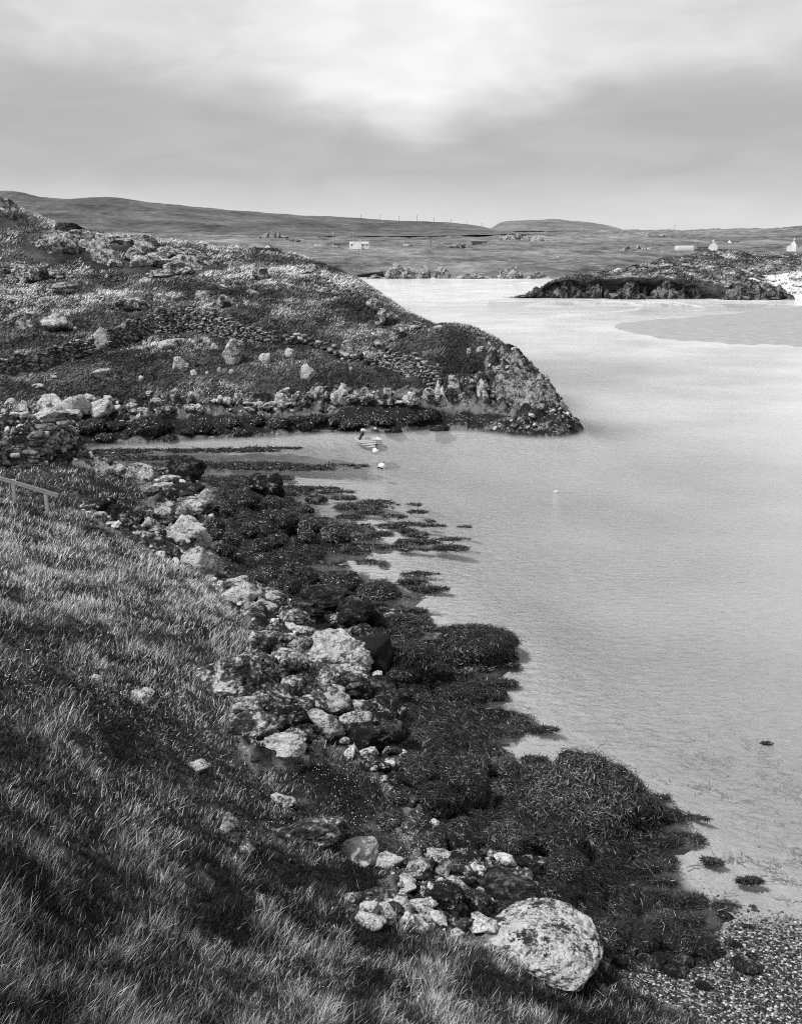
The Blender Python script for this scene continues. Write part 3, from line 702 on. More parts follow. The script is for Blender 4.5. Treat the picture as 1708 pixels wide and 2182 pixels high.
cluster(0, 550, 1.708, 'on the upper slope of the headland', HL, [
    (165,535,175,75,dict(mat='mottled', tone='dark')), (310,538,105,45,dict(mat='mottled', tone='dark')), (340,598,112,52), (110,492,90,34), (30,517,42,26), (80,657,78,34), (770,547,72,26), (870,522,135,44), (950,505,150,66,dict(mat='mottled', tone='dark')), (1390,532,94,60,dict(mat='mottled', tone='mottled')), (1440,556,84,32), (1660,512,80,50), (1200,597,72,22), (1350,610,74,22), (1180,552,42,18), (830,607,32,18), (790,510,40,16), (575,528,30,16), (1700,600,50,40)])
boulder(154, 497, 70, 28, 'dark low cairn of rock on the crest above the pale outcrop', 'darkrock', name='cairn', cat='cairn', group=None, dist=None)
boulder(535, 521, 44, 20, 'dark hump of stones on the skyline beside the distant white gable', 'darkrock', name='cairn', cat='cairn')
# seaweed covered boulders
WB = 'seaweed covered boulders'
cluster(1400, 2350, 1.5527, 'of the weed heaps by the open water', WB, [
    (680,190,640,240,dict(label='largest seaweed covered mound, whale backed, at the edge of the water', sub=6, depth=.75, sink=.30, hmul=1.35)),
    (450,105,180,70), (275,65,150,90), (110,195,160,140), (270,450,210,150), (500,690,200,140), (1190,945,180,120), (130,60,160,100), (540,430,220,120), (560,610,200,110), (860,870,260,110), (760,850,200,130)], tone='weedy black', mat='weed', rough=.13, angular=.45, strata=.0, zw=True)
cluster(1400, 2350, 1.5527, 'beside the bedded ledges', WB, [(130,755,150,110), (395,745,110,80), (430,805,120,80), (245,790,90,60), (310,800,60,50), (980,935,90,65), (1060,930,80,50), (20,600,120,70)], tone='weedy round', mat='weed', rough=.13, angular=.45, strata=.0)
cluster(700, 2350, 2.135, 'of the weed mounds above the ledges', WB, [(1260,130,270,150), (1150,242,120,85), (1250,215,190,130), (1390,335,300,190), (1290,512,150,110), (1390,605,210,120), (1350,650,200,90), (1560,230,250,160), (1180,310,170,110), (1120,470,180,100), (1600,470,160,90)], tone='weedy dark', mat='weed', rough=.13, angular=.5, strata=.0)
cluster(0, 1300, 1.708, 'on the weedy flat of the inlet', WB, [(1140,615,120,100), (1330,612,100,70), (1520,595,150,130), (1630,665,110,90), (1440,850,120,90), (1560,835,130,90), (1280,865,80,70), (1350,872,100,70), (1530,910,150,100), (1640,870,130,90), (1310,475,150,70), (1220,662,120,66), (1140,672,100,56), (1640,502,66,46), (1200,750,110,60), (1380,690,120,60), (1460,470,120,60), (1480,680,110,60), (1700,590,120,60)], tone='weedy dark', mat='weed', rough=.13, angular=.5, strata=.0)
cluster(900, 1500, 1.708, 'of the weed heaps reaching into the bay', WB, [(300,545,230,100), (480,600,240,70), (640,990,320,190), (590,1050,160,80), (900,1110,260,110), (1000,900,420,110), (100,270,130,100), (240,290,170,110), (110,380,170,60), (150,100,110,40), (1090,1150,140,60), (420,860,170,110), (110,220,60,40)], tone='weedy', mat='weed', rough=.13, angular=.45, strata=.0, zw=True)
cluster(0, 900, 1.708, 'on the weedy shore of the headland', WB, [(1070,755,125,66), (800,750,225,90), (740,797,105,46), (1360,724,94,46), (1620,724,114,66), (1230,724,94,56), (480,775,154,56), (1000,783,74,36), (1290,768,94,40), (620,760,120,50), (900,800,80,40), (1480,745,110,40), (1150,770,80,36), (560,810,110,40)], tone='weedy black', mat='weed', rough=.14, angular=.5, strata=.0, zw=True)
cluster(900, 900, 1.708, 'on the weedy shore under the pale row', WB, [(60,725,120,60), (160,735,100,46), (330,745,120,46), (500,720,110,50), (650,740,110,50), (740,710,120,50), (560,760,90,36), (420,720,90,40), (800,745,100,40), (250,725,90,40)], tone='weedy black', mat='weed', rough=.14, angular=.5, strata=.0, zw=True)
cluster(1400, 2350, 1.5527, 'on the shingle behind the big foreground boulder', 'stones on the shingle beach', [(820,1020,62,58), (1010,1012,64,44), (1000,1040,52,34), (1130,1018,74,58), (1080,1066,84,38), (1110,1042,74,38), (1210,1022,62,34), (1250,1000,42,50), (1430,1037,104,52), (1230,1126,62,32), (950,1006,62,32), (1330,780,70,16), (1370,930,60,20), (1460,985,40,26)], mat='darkrock', tone='dark smooth', name='stone', cat='stone', rough=.04, angular=.45, strata=0)
# ------------------------------------------------------------------ rock outcrops
def outcrop(label, poly, amp, mat, seed, cell=1.2, group='rock outcrops of the headland', du=.0011, strat=0.0, lift=.25, name='rock_outcrop', round_=0.0):
    """bedrock breaking through the turf inside an outline"""
    p = hit([a for a, b in poly], [b for a, b in poly]); pu, pv = uv(p[:, 0], p[:, 1])
    us = np.arange(pu.min() - .01, pu.max() + .01, du); vs = np.arange(pv.min() - .02, pv.max() + .02, du*1.3)
    u, v = np.meshgrid(us, vs); x, y = np.sin(u)*np.exp(v), np.cos(u)*np.exp(v)
    n = fbm(x*.5, y*.5, 4, seed)*.010
    sd = poly_sd(list(zip(pu, pv)), u + n, v + n[::-1, ::-1])
    mk = sstep(-.002, .010, sd); zg = zq(x, y)
    wx = x + .5*vn2(x*.7, y*.7, seed + 1); wy = y + .5*vn2(x*.7 + 50, y*.7, seed + 2)
    a, e = worley(wx/cell, wy/(cell*.8), seed + 3); a2, e2 = worley(wx/cell*2.3, wy/cell*2.1, seed + 4)
    rid = 1 - np.abs(fbm(x*.9, y*.9, 4, seed + 5, .6))
    h = .40*a + .12*a2 + .25*(rid - .6) + .30*np.minimum(1, e*5) + .10*np.minimum(1, e2*5)
    if strat: h = h + strat*(1 - 2*np.abs(vn2((x*.8 + y*.55)*2.2/cell + 1.2*vn2(x*.5, y*.5, seed + 7), zg*.5 + y*.1, seed + 6)))
    z = zg + (lift + amp*h)*mk - .35*(1 - mk)
    keep = (sd > -.006); fi = grid_faces(*u.shape); kf = keep.ravel()[fi].all(1)
    V = np.stack([x, y, z], -1).reshape(-1, 3); fi = fi[kf]; used = np.unique(fi); mp = np.full(len(V), -1); mp[used] = np.arange(len(used))
    c = V[used].mean(0); me = mesh_np(name, V[used] - c, [mp[fi]])
    o = link(name, me, M[mat], loc=c); tag(o, label, 'rock outcrop', group); OUT.append((list(zip(pu, pv)), seed)); return o
OUT = []
def F1(*q): return [(.4*a, 375.8 + .4*b) for a, b in q]
def F5(*q): return [(614.9 + .4*a, 614.9 + .4*b) for a, b in q]
def F6(*q): return [(888.2 + a/3.1055*.6832, 717.4 + b/3.1055*.6832) for a, b in q]
def ledge(label, slabs, mat, seed, tilt=.16, sub=5):
    """one outcrop made of weathered tilted slabs; slabs = (zx, zy, w, h) off the enlarged photo"""
    rng = np.random.RandomState(seed); Vs, Fs, off = [], [], 0
    for q, (zx, zy, w_, h_) in enumerate(slabs):
        px, py = .4*zx, 375.8 + .4*zy; c = hit(px, py + .16*h_)[0]; d = math.hypot(c[0], c[1]); wm = .4*w_*d/F*1.45; hm = .4*h_*d/F*1.8
        p, f = rock_geo(seed*17 + q, (wm, wm*.55, hm*1.5), sub, .8, .09, .10); t = tilt + rng.normal(0, .05); a = rng.normal(.15, .12)
        p = np.stack([p[:, 0]*math.cos(t) + p[:, 2]*math.sin(t), p[:, 1], -p[:, 0]*math.sin(t) + p[:, 2]*math.cos(t)], 1)
        p = np.stack([p[:, 0]*math.cos(a) - p[:, 1]*math.sin(a), p[:, 0]*math.sin(a) + p[:, 1]*math.cos(a), p[:, 2]], 1)
        Vs.append(p + np.array([c[0], c[1], float(zq(c[0], c[1])) + hm*.2])); Fs.append(f + off); off += len(p); ROCKS.append((c[0], c[1] - 1.5, wm*.5 + 1.2, 1))
    V = np.concatenate(Vs); c = V.mean(0); o = link('rock_outcrop', mesh_np('rock_outcrop', V - c, [np.concatenate(Fs)]), M[mat], loc=c); return tag(o, label, 'rock outcrop', 'rock outcrops of the headland')
ledge('broad bare outcrop on the upper headland, just under the dark cairn', [(225,368,70,24),(290,385,90,44),(330,355,130,40),(365,380,80,50),(420,345,110,40),(455,365,60,30)], 'lichen', 51, .02)
ledge('sloping pale outcrop in the middle of the upper headland rocks', [(520,385,70,50),(535,405,80,50),(555,425,90,50),(585,440,90,40),(612,456,60,22),(510,368,70,30)], 'lichen', 52, .3)
ledge('long pale slab running along the top of the upper headland rocks', [(540,332,110,22),(620,342,130,26),(700,352,120,26),(765,362,80,18),(780,340,70,20)], 'lichen', 53)
ledge('tilted slabs of rock below the long pale slab on the headland', [(710,420,60,34),(760,458,90,30),(790,415,110,34),(840,440,90,30),(890,462,100,26),(920,420,110,30),(980,452,110,30),(1030,482,90,22)], 'lichen', 54, .22)
ledge('thin stepped outcrop running down the right end of the upper headland turf', [(960,385,110,18),(1005,400,90,18),(1050,418,100,18),(1100,440,100,18),(1140,460,80,16)], 'mottled', 55, .28)
ledge('pale crag on the crest at the edge of the picture', [(-40,170,90,50),(10,170,80,40),(50,185,70,36),(20,210,70,24),(75,190,40,24)], 'lichen', 56, .25)
outcrop('narrow rock rib along the skyline edge of the headland', [(728,568),(790,592),(835,630),(845,643),(815,632),(770,602),(735,582)], .7, 'mottled', 8, 1.3)
outcrop('large pale striped crag of the headland tip, above the dark tideline', F6((620,60),(720,70),(900,230),(1080,380),(1190,520),(1340,600),(1380,700),(1200,720),(1000,690),(800,700),(720,640),(690,520),(740,420),(700,290),(760,300),(840,400),(800,220)), .8, 'lichen_mid', 9, 1.5, strat=.28)
outcrop('slanting ribbed slab of pale rock just right of the wall end', F6((265,530),(330,510),(420,560),(500,690),(420,730),(330,740),(280,640)), .8, 'lichen', 10, .9, strat=.5)
outcrop('rounded pale crag between the ribbed slab and the headland tip', F6((520,480),(600,500),(700,590),(740,680),(640,720),(560,640)), 1.1, 'lichen', 11, 1.0, strat=.3)
outcrop('pale broken crag at the foot of the drystone wall end', F6((30,700),(110,600),(200,560),(260,560),(300,680),(300,740),(160,750),(60,745)), 1.1, 'lichen_heavy', 12, .9, strat=.25)

def blocks(label, rect, n, dist, mat, seed, name='rock_outcrop', group='rocky knolls across the bay', size=(.25, .5), sub=3, spread=.25, hscale=1.0, cat='rock outcrop', angular=.85, strata=.06):
    """one mass of jointed rock, as overlapping blocks in one mesh; rect in photo points"""
    x0, y0, x1, y1 = rect; rng = np.random.RandomState(seed); Vs, Fs, off = [], [], 0
    base = at_d((x0 + x1)/2, y1, dist); ppm = F/np.linalg.norm(base - np.array([0, 0, CAMZ])); wm = (x1 - x0)/ppm; hm = (y1 - y0)/ppm
    for i in range(n):
        t = rng.uniform(-.5, .5); k = rng.uniform(*size); env = max(.25, 1 - (2*abs(t))**2.2)
        w_ = wm*k; h_ = hm*env*rng.uniform(.5, 1.15)*hscale; d_ = w_*rng.uniform(.7, 1.1)
        p, f = rock_geo(seed*31 + i, (w_, d_, h_*1.5), sub, angular, .10, strata)
        a = rng.uniform(0, 6.28); p = np.stack([p[:, 0]*np.cos(a*.1) - p[:, 1]*np.sin(a*.1), p[:, 0]*np.sin(a*.1) + p[:, 1]*np.cos(a*.1), p[:, 2]], 1)
        Vs.append(p + np.array([t*(wm - w_*.6), rng.uniform(-spread, spread)*wm*.4 + d_*.1, h_*.25])); Fs.append(f + off); off += len(p)
    o = link(name, mesh_np(name, np.concatenate(Vs), [np.concatenate(Fs)]), M[mat], loc=base)
    return tag(o, label, cat, group)
for i_, (lab, r, n) in enumerate(CRAG):
    d_ = hit((r[0] + r[2])/2, r[3] - 4)[0]; cr = blocks(lab, r, n, d_[1] + .6, 'lichen' if i_ % 3 else 'lichen_heavy', 900 + i_, name='crag', group='craggy shore band of the headland', size=(.26, .55), sub=4, spread=.45, hscale=.66, cat='crag', angular=.95, strata=.12); cr.location.z = float(zq(cr.location.x, cr.location.y)) + .05
M['lichen_far'] = rock_mat('far_pale_rock', .6, scale=.18, dark=.03, pale=.55); M['dark_far'] = rock_mat('far_dark_rock', .5, scale=.3, dark=.014, mid=.10, pale=.34)
G2 = 'rocks along the far shore'
for lab, r, n, sd in (('tall pale crag standing at the far shore, highest of the far rocks', (816,564,886,593), 14, 1), ('broken crag beside the tall pale crag of the far shore', (880,568,928,593), 10, 2),
                      ('rounded pale crag with a grass saddle behind, middle of the far shore', (922,568,962,594), 8, 3), ('long low reef joining the far crags', (956,582,1060,596), 18, 4),
                      ('blocky flat topped crag above the far beach', (1056,568,1122,596), 12, 5), ('last low rocks of the far shore tapering toward the dunes', (1116,582,1180,597), 12, 6),
                      ('low ledge of rock at the start of the far beach', (780,586,820,594), 8, 7)):
    blocks(lab, r, n, 592, 'lichen_far', sd + 100, group=G2)
G3 = 'dark rocks under the dunes'
for lab, r, n, sd, d in (('seaward point of the dark rocks, low and tapering into the water', (1128,606,1182,629), 12, 1, 326), ('dark blocky cliff rising from the seaward point', (1168,590,1256,631), 18, 2, 325), ('dark cliff section with deep clefts, second from the point', (1244,589,1304,632), 14, 3, 323),
                         ('rounded black rock bulging in front of the dark cliff', (1296,604,1370,634), 10, 4, 317), ('high grey face of the cliff behind the bulging rock', (1340,586,1392,630), 10, 5, 324), ('smooth grey slabs leaning in the middle of the cliff', (1378,594,1456,635), 12, 6, 320),
                         ('broken blocks where the cliff meets the sand', (1440,590,1490,636), 9, 7, 321), ('shadowed recess of cliff beside the black skerry', (1480,592,1545,630), 12, 8, 327), ('broad black skerry lying on the sand below the dunes', (1524,602,1648,641), 22, 9, 313), ('tail of the black skerry running out on the sand', (1630,610,1692,637), 10, 10, 315)):
    blocks(lab, r, n, d, 'dark_far', sd + 200, group=G3, size=(.2, .42), sub=4)
for lab, r, n, sd, d in (('dark heathery knoll scattered with pale stones above the timber house', (1040,494,1176,520), 26, 1, 1330), ('rocky knoll in the moor behind the barn', (1312,518,1408,545), 26, 2, 1000), ('small rocky top on the skyline near the lone pole', (1360,495,1428,509), 16, 3, 1500),
                         ('heap of pale rubble beside the timber house', (950,518,1004,530), 20, 4, 1040), ('small patch of pale stones in the lower moor', (941,555,970,563), 10, 5, 780), ('stony bank across the lower moor', (1029,553,1126,572), 28, 6, 760), ('rocky knoll rising over the pale field beyond the headland', (550,487,612,509), 16, 7, 1350),
                         ('scatter of stones below the rocky knoll of the pale field', (590,507,650,516), 14, 8, 1280), ('pale boulder patch at the edge of the dunes', (1355,545,1392,556), 8, 9, 900), ('stony knoll in the moor right of the blocky crag', (1130,545,1240,566), 22, 10, 850)):
    blocks(lab, r, n, d, 'lichen_far', sd + 300, size=(.08, .22), sub=2, hscale=.7).location.z += 1.6

# ------------------------------------------------------------------ drystone walls
def wall(label, path, hts, stone=.26, seed=1, thick=.45, tumbled=0.0, name='drystone_wall', mat='wallstone'):
    """path: photo points along the wall's foot; hts: height in metres at each"""
    p = hit([a for a, b in path], [b for a, b in path]); rng = np.random.RandomState(seed); hts = [h*1.12 for h in hts]
    seg = np.concatenate([[0], np.cumsum(np.hypot(*np.diff(p[:, :2], axis=0).T))]); L = seg[-1]; iv, fv = ico(2); Vs, Fs, off = [], [], 0
    sq = np.sign(iv)*np.abs(iv)**.55; s = 0.0; col = []
    for course in range(60):
        zz = course*stone*.62
        if zz > max(hts): break
        s = rng.uniform(0, stone)
        while s < L:
            wdt = stone*rng.uniform(.6, 1.7); s += wdt*.92
            hh = np.interp(s, seg, hts)*(1 + .12*math.sin(s*2.1 + seed) + .1*math.sin(s*5.3))
            if zz > hh or rng.rand() < tumbled: continue
            x = np.interp(s, seg, p[:, 0]); y = np.interp(s, seg, p[:, 1]); i = min(np.searchsorted(seg, s), len(p) - 1)
            t = p[i, :2] - p[i - 1, :2]; t /= np.hypot(*t) + 1e-9; yaw = math.atan2(t[1], t[0]) + rng.normal(0, .1)
            g = float(zq(x, y)); r1 = rng.uniform(.75, 1.2); k = 1 + .22*vn3(iv*1.7 + rng.rand(3)*90, 3)
            q = sq*np.array([wdt*.55, thick*.5*rng.uniform(.8, 1.1), stone*.36*r1])*k[:, None]
            ti = rng.normal(0, .12 + tumbled*.4); q = np.stack([q[:, 0]*math.cos(ti) - q[:, 2]*math.sin(ti), q[:, 1], q[:, 0]*math.sin(ti) + q[:, 2]*math.cos(ti)], 1)
            jt = rng.normal(0, .05 + tumbled*.5, 2)
            Vs.append(np.stack([x + jt[0] + q[:, 0]*math.cos(yaw) - q[:, 1]*math.sin(yaw), y + jt[1] + q[:, 0]*math.sin(yaw) + q[:, 1]*math.cos(yaw), g - .08 + zz + q[:, 2] + stone*.3], 1))
            Fs.append(fv + off); off += len(iv); col.append(np.full(len(iv), rng.rand()))
    V = np.concatenate(Vs); c = V.mean(0); o = link(name, mesh_np(name, V - c, [np.concatenate(Fs)], dict(tone=np.concatenate(col))), M[mat], loc=c)
    for i in range(0, int(L*2)):
        sx = i/2; ROCKS.append((np.interp(sx, seg, p[:, 0]), np.interp(sx, seg, p[:, 1]) - .4, 1.0, .35))
    return tag(o, label, 'stone wall', 'drystone walls')
m, k, b, o = new_mat('wall_stone'); P = k.new('ShaderNodeTexCoord').outputs['Object']; tn = k.attr('tone')
vv = k.math('ADD', k.math('MULTIPLY', k.noise(P, 4, 6, .7), .7), k.math('MULTIPLY', tn, .35))
k.put(b.inputs['Base Color'], k.ramp(vv, [(.36, .015), (.5, .09), (.64, .28), (.80, .6)])); b.inputs['Roughness'].default_value = .9
k.put(b.inputs['Normal'], k.bump(k.noise(P, 14, 6, .7), .8, .06)); M['wallstone'] = m
wall('low drystone wall climbing from the picture edge to the standing boulder', [(-30,799),(0,797),(72,791),(100,782),(132,768),(165,758),(200,748)], [1.1,1.1,1.2,1.2,1.3,1.2,1.2], seed=1)
wall('highest drystone wall, curving over the rise above the walled enclosure', [(228,738),(255,729),(280,723),(320,711),(360,709),(392,707),(440,709),(500,721),(545,729),(590,729)], [1.6,1.7,1.7,1.7,2.2,2.3,2.0,1.6,1.2,.9], seed=2)
wall('tumbled line of wall stones between two standing walls', [(592,728),(615,733),(655,735),(699,744),(731,758),(775,773),(800,772)], [.7,.8,.6,.6,.5,.6,.6], seed=3, tumbled=.35, stone=.4)
wall('sloping drystone wall ending above the shore near the headland tip', [(803,776),(839,785),(871,800),(903,818),(922,830),(934,834)], [1.2,1.4,1.5,1.6,1.7,1.7], seed=4)
wall('ruined stone wall of upright slabs at the picture edge behind the fence', [(-40,998),(0,997),(20,999),(36,1000)], [1.3,1.3,1.3,.9], seed=5, stone=.36, tumbled=.12)
wall('ruined stone wall end standing over the head of the inlet', [(58,992),(75,990),(95,984),(112,976),(128,968),(142,960),(156,953)], [.8,1.3,1.5,1.5,1.6,1.5,1.2], seed=6, stone=.36, thick=.8, tumbled=.12)

# ------------------------------------------------------------------ wooden fence
M['wood'] = plain('grey_timber', .24, .8, .1, .35, 9); M['wood_pale'] = plain('pale_timber', .36, .8, .1, .3, 9); M['white'] = plain('white_paint', .78, .5, .3, .06); M['black'] = plain('black_rubber', .015, .5)
M['grey'] = plain('grey_paint', .22, .6); M['slate'] = plain('slate_roof', .13, .7); M['glass'] = plain('dark_window', .03, .15, .5, .05); M['pale'] = plain('pale_grey', .5, .5, .3, .08)
def bm_obj(name, fn, mat, parent=None, loc=(0, 0, 0), rot=(0, 0, 0), bevel=0, smooth=False):
    bm = bmesh.new(); fn(bm)
    if bevel: bmesh.ops.bevel(bm, geom=bm.edges[:], offset=bevel, segments=1, affect='EDGES')
    bmesh.ops.recalc_face_normals(bm, faces=bm.faces[:]); me = bpy.data.meshes.new(name); bm.to_mesh(me); bm.free()
    for q in me.polygons: q.use_smooth = smooth
    return link(name, me, mat, parent, loc, rot)
def box(bm, c, s):
    r = bmesh.ops.create_cube(bm, size=1.0)
    for v in r['verts']: v.co.x = v.co.x*s[0] + c[0]; v.co.y = v.co.y*s[1] + c[1]; v.co.z = v.co.z*s[2] + c[2]
def empty(name, loc, rotz, label, cat, group=None):
    o = bpy.data.objects.new(name, None); COL.objects.link(o); o.location = loc; o.rotation_euler = (0, 0, rotz); o.empty_display_size = .2
    return tag(o, label, cat, group)
pb = [hit(-70, 1058)[0], hit(33, 1071)[0], hit(102, 1094)[0]]
fe = empty('wooden_fence', pb[1], 0, 'weathered wooden rail fence at the edge of the pale grass slope', 'fence')
tops = []
for (px, pt), q in zip(((-70,995), (33,1021), (102,1050)), pb):
    d = q[1]; t = at_d(px, pt, d); h = t[2] - q[2] + .25
    bm_obj('post', lambda bm: box(bm, (0, 0, h/2 - .25), (.13, .10, h)), M['wood_pale'], fe, tuple(q - pb[1]), bevel=.008); tops.append(np.array([t[0], t[1], t[2]]))
ra, rb = at_d(-70, 998, pb[0][1] - .12), at_d(125, 1056, pb[2][1] - .12); dv = rb - ra; Lr = np.linalg.norm(dv)
ro = bm_obj('rail', lambda bm: box(bm, (Lr/2, 0, 0), (Lr, .06, .16)), M['wood'], fe, tuple(ra - pb[1]), bevel=.008)
ro.rotation_euler = (0, -math.asin(dv[2]/Lr), math.atan2(dv[1], dv[0]))
q = hit(180, 1107)[0]; h = at_d(180, 1085, q[1])[2] - q[2] + .25
fp = bm_obj('fence_post', lambda bm: box(bm, (0, 0, h/2 - .25), (.12, .10, h)), M['wood_pale'], None, tuple(q), bevel=.01); tag(fp, 'short lone fence post at the end of the slope beside the rocks', 'fence post')

# ------------------------------------------------------------------ boat and floats
def make_boat():
    base = at_z(791, 955, 0.0); rz = 0.26
    bo = empty('rowing_boat', base, rz, 'white clinker dinghy moored in the inlet, bow toward the shore', 'boat')
    Lb, ns = 3.1, 26
    prof = [(0, .0), (.50, .07), (.52, .075), (.74, .27), (.76, .275), (.88, .48), (.90, .485), (.97, .68), (.985, .685), (1.0, .86)]   # half section: (breadth, height)
    V, sec = [], []
    for i in range(ns):
        t = i/(ns - 1); y = -Lb*.45 + Lb*t
        bw = .86*min(1, (t/.55))**.55*(1 - .12*max(0, t - .6)); bw = max(bw, .012); sheer = .34*(1 - t)**2 + .04*t*t; rise = .34*(1 - t)**3
        sec.append([(s*bw*u_, y - .12*(1 - t)**4*v_, -.18 + rise*(1 - v_) + v_*(.66 + sheer)/.86*1.0) for s in (-1,) for u_, v_ in reversed(prof)] + [(bw*u_, y - .12*(1 - t)**4*v_, -.18 + rise*(1 - v_) + v_*(.66 + sheer)/.86) for u_, v_ in prof[1:]])
    nc = len(sec[0]); V = np.array(sec).reshape(-1, 3); fc = grid_faces(ns, nc)
    bm = bmesh.new(); bv = [bm.verts.new(v) for v in V]
    for f in fc: bm.faces.new([bv[j] for j in f])
    bm.faces.new([bv[(ns - 1)*nc + j] for j in range(nc)])
    me = bpy.data.meshes.new('hull'); bm.to_mesh(me); bm.free(); h = link('hull', me, M['white'], bo); sm = h.modifiers.new('thickness', 'SOLIDIFY'); sm.thickness = .03; sm.offset = 1
    def curve(bm, pts, r, n=6):
        rings = []
        for i, p in enumerate(pts):
            p = np.array(p); a = np.array(pts[max(i - 1, 0)]); c = np.array(pts[min(i + 1, len(pts) - 1)]); t = c - a; t = t/(np.linalg.norm(t) + 1e-9)
            s_ = np.cross(t, (0, 0, 1)); s_ = s_/(np.linalg.norm(s_) + 1e-6); u_ = np.cross(s_, t)
            rings.append([bm.verts.new(p + r*(math.cos(6.283*j/n)*s_ + math.sin(6.283*j/n)*u_)) for j in range(n)])
        for a, c in zip(rings[:-1], rings[1:]):
            for j in range(n): bm.faces.new((a[j], a[(j + 1) % n], c[(j + 1) % n], c[j]))
    left = [tuple(s_[0]) for s_ in sec]; right = [tuple(s_[-1]) for s_ in sec]
    bm_obj('gunwale', lambda bm: (curve(bm, left, .035), curve(bm, right, .035)), M['pale'], bo, smooth=True)
    for vi in (2, 4, 6, 8):  # grey strips stand in for the shadow lines under the plank laps
        bm_obj('plank_edge', lambda bm: (curve(bm, [(s_[nc//2 - vi][0]*1.012 - .006, s_[nc//2 - vi][1], s_[nc//2 - vi][2]) for s_ in sec], .014, 4), curve(bm, [(s_[nc//2 + vi][0]*1.012 + .006, s_[nc//2 + vi][1], s_[nc//2 + vi][2]) for s_ in sec], .014, 4)), M['grey'], bo)
    bm_obj('thwart', lambda bm: (box(bm, (0, .2, .38), (1.6, .25, .04)), box(bm, (0, 1.1, .38), (1.5, .25, .04))), M['wood'], bo)
    mo = empty('outboard_motor', (0, 0, 0), 0, None, None); mo.parent = bo; mo.location = (-.32, 1.45, .85); mo.rotation_euler = (-.2, .5, 0)
    p, f = rock_geo(3, (.42, .5, .30), 3, .5, .01); link('cowl', mesh_np('cowl', p, [f]), M['pale'], mo, loc=(0, 0, .22))
    bm_obj('shaft', lambda bm: (box(bm, (0, .05, -.35), (.14, .18, .9)), box(bm, (0, -.12, -.05), (.2, .2, .18))), M['black'], mo, bevel=.02)
    bm_obj('mooring_rope', lambda bm: curve(bm, [(0, -1.50, .45), (.02, -1.6, .25), (.05, -1.7, .08), (.1, -1.75, -.05)], .02), M['grey'], bo)
    bm_obj('bow_fitting', lambda bm: (box(bm, (0, -1.50, .52), (.34, .06, .06)), box(bm, (0, -1.52, .42), (.07, .08, .3))), M['black'], bo)
make_boat()
def buoy(px, py, dia, label, tilt):
    base = at_z(px, py, 0.0); bu = empty('mooring_buoy', base, 0, label, 'buoy', 'mooring buoys'); bu.rotation_euler = tilt
    v, f = ico(4); p = v*dia/2; p[:, 2] *= .96; link('float', mesh_np('float', p, [f]), M['white'], bu, loc=(0, 0, dia*.33))
    bm_obj('eye', lambda bm: bmesh.ops.create_cone(bm, segments=10, radius1=.06, radius2=.04, depth=.12, cap_ends=True), M['black'], bu, (0, 0, dia*.33 + dia*.5))
    bm_obj('band', lambda bm: bmesh.ops.create_cone(bm, segments=24, radius1=dia*.44, radius2=dia*.36, depth=.10, cap_ends=True), M['black'], bu, (0, 0, dia*.33 - dia*.31))
buoy(798, 965, .46, 'white round buoy floating against the bow of the dinghy', (.2, .45, 0))
buoy(811, 998, .50, 'grey white round buoy alone on the water below the dinghy', (-.5, .5, 0))
b3 = at_z(1184, 1049, 0); p, f = rock_geo(77, (.34, .22, .2), 4, .4, .03); o = link('net_float', mesh_np('net_float', p, [f]), M['pale'], loc=(b3[0], b3[1], .03)); tag(o, 'small pale float drifting alone out on the bay', 'float')
bm_obj('line', lambda bm: [box(bm, (.35 + .1*i, .05*math.sin(i*2), -.06), (.09, .06, .05)) for i in range(7)], M['black'], o)

# ------------------------------------------------------------------ houses, poles and vehicles across the bay
def gable(name, label, px, py, d, w, dp, h, rf, rot=0, mat='white', roof='slate', chim=0, wins=0, cat='house', overh=.3):
    """w = ridge length, dp = depth across the gables; rot turns the ridge"""
    base = at_d(px, py, d); e = empty(name, base, rot, label, cat)
    def walls(bm):
        P_ = [(-w/2, -dp/2, -4), (w/2, -dp/2, -4), (w/2, dp/2, -4), (-w/2, dp/2, -4), (-w/2, -dp/2, h), (w/2, -dp/2, h), (w/2, dp/2, h), (-w/2, dp/2, h), (-w/2, 0, h + rf), (w/2, 0, h + rf)]
        v = [bm.verts.new(q) for q in P_]
        for f in ((0, 1, 5, 4), (1, 2, 6, 9, 5), (2, 3, 7, 6), (3, 0, 4, 8, 7)): bm.faces.new([v[i] for i in f])
    bm_obj('wall', walls, M[mat], e)
    def roofs(bm):
        for s in (-1, 1):
            y1 = s*(dp/2 + overh); z1 = h - overh*rf/(dp/2); t = .18
            P_ = [(-w/2 - .1, 0, h + rf + .02), (w/2 + .1, 0, h + rf + .02), (w/2 + .1, y1, z1 + .02), (-w/2 - .1, y1, z1 + .02)]
            a = [bm.verts.new(q) for q in P_]; c = [bm.verts.new((q[0], q[1], q[2] + t)) for q in P_]
            bm.faces.new(a); bm.faces.new(c[::-1])
            for i in range(4): bm.faces.new((a[i], c[i], c[(i + 1) % 4], a[(i + 1) % 4]))
    ro = bm_obj('roof', roofs, M[roof], e)
    for i in range(chim):
        cx = (-w/2 + .8) if i == 0 else (w/2 - .8)
        c = bm_obj('chimney', lambda bm: (box(bm, (0, 0, .4), (1.2, 1.3, 2.6)), box(bm, (-.25, 0, 1.95), (.3, .3, .5)), box(bm, (.25, 0, 1.95), (.3, .3, .5))), M[mat], ro, (cx, 0, h + rf))
    for i in range(wins):
        x = -w/2 + w*(i + .5)/wins; bm_obj('window', lambda bm: box(bm, (x, -dp/2 - .03, h*.55), (1.1, .12, 1.3)), M['glass'], e)
    return e
gable('farmhouse', 'long white farmhouse with a cross gable far across the bay', 765, 526.0, 1040, 19, 6.5, 3.0, 2.0, .15, wins=5, roof='pale')
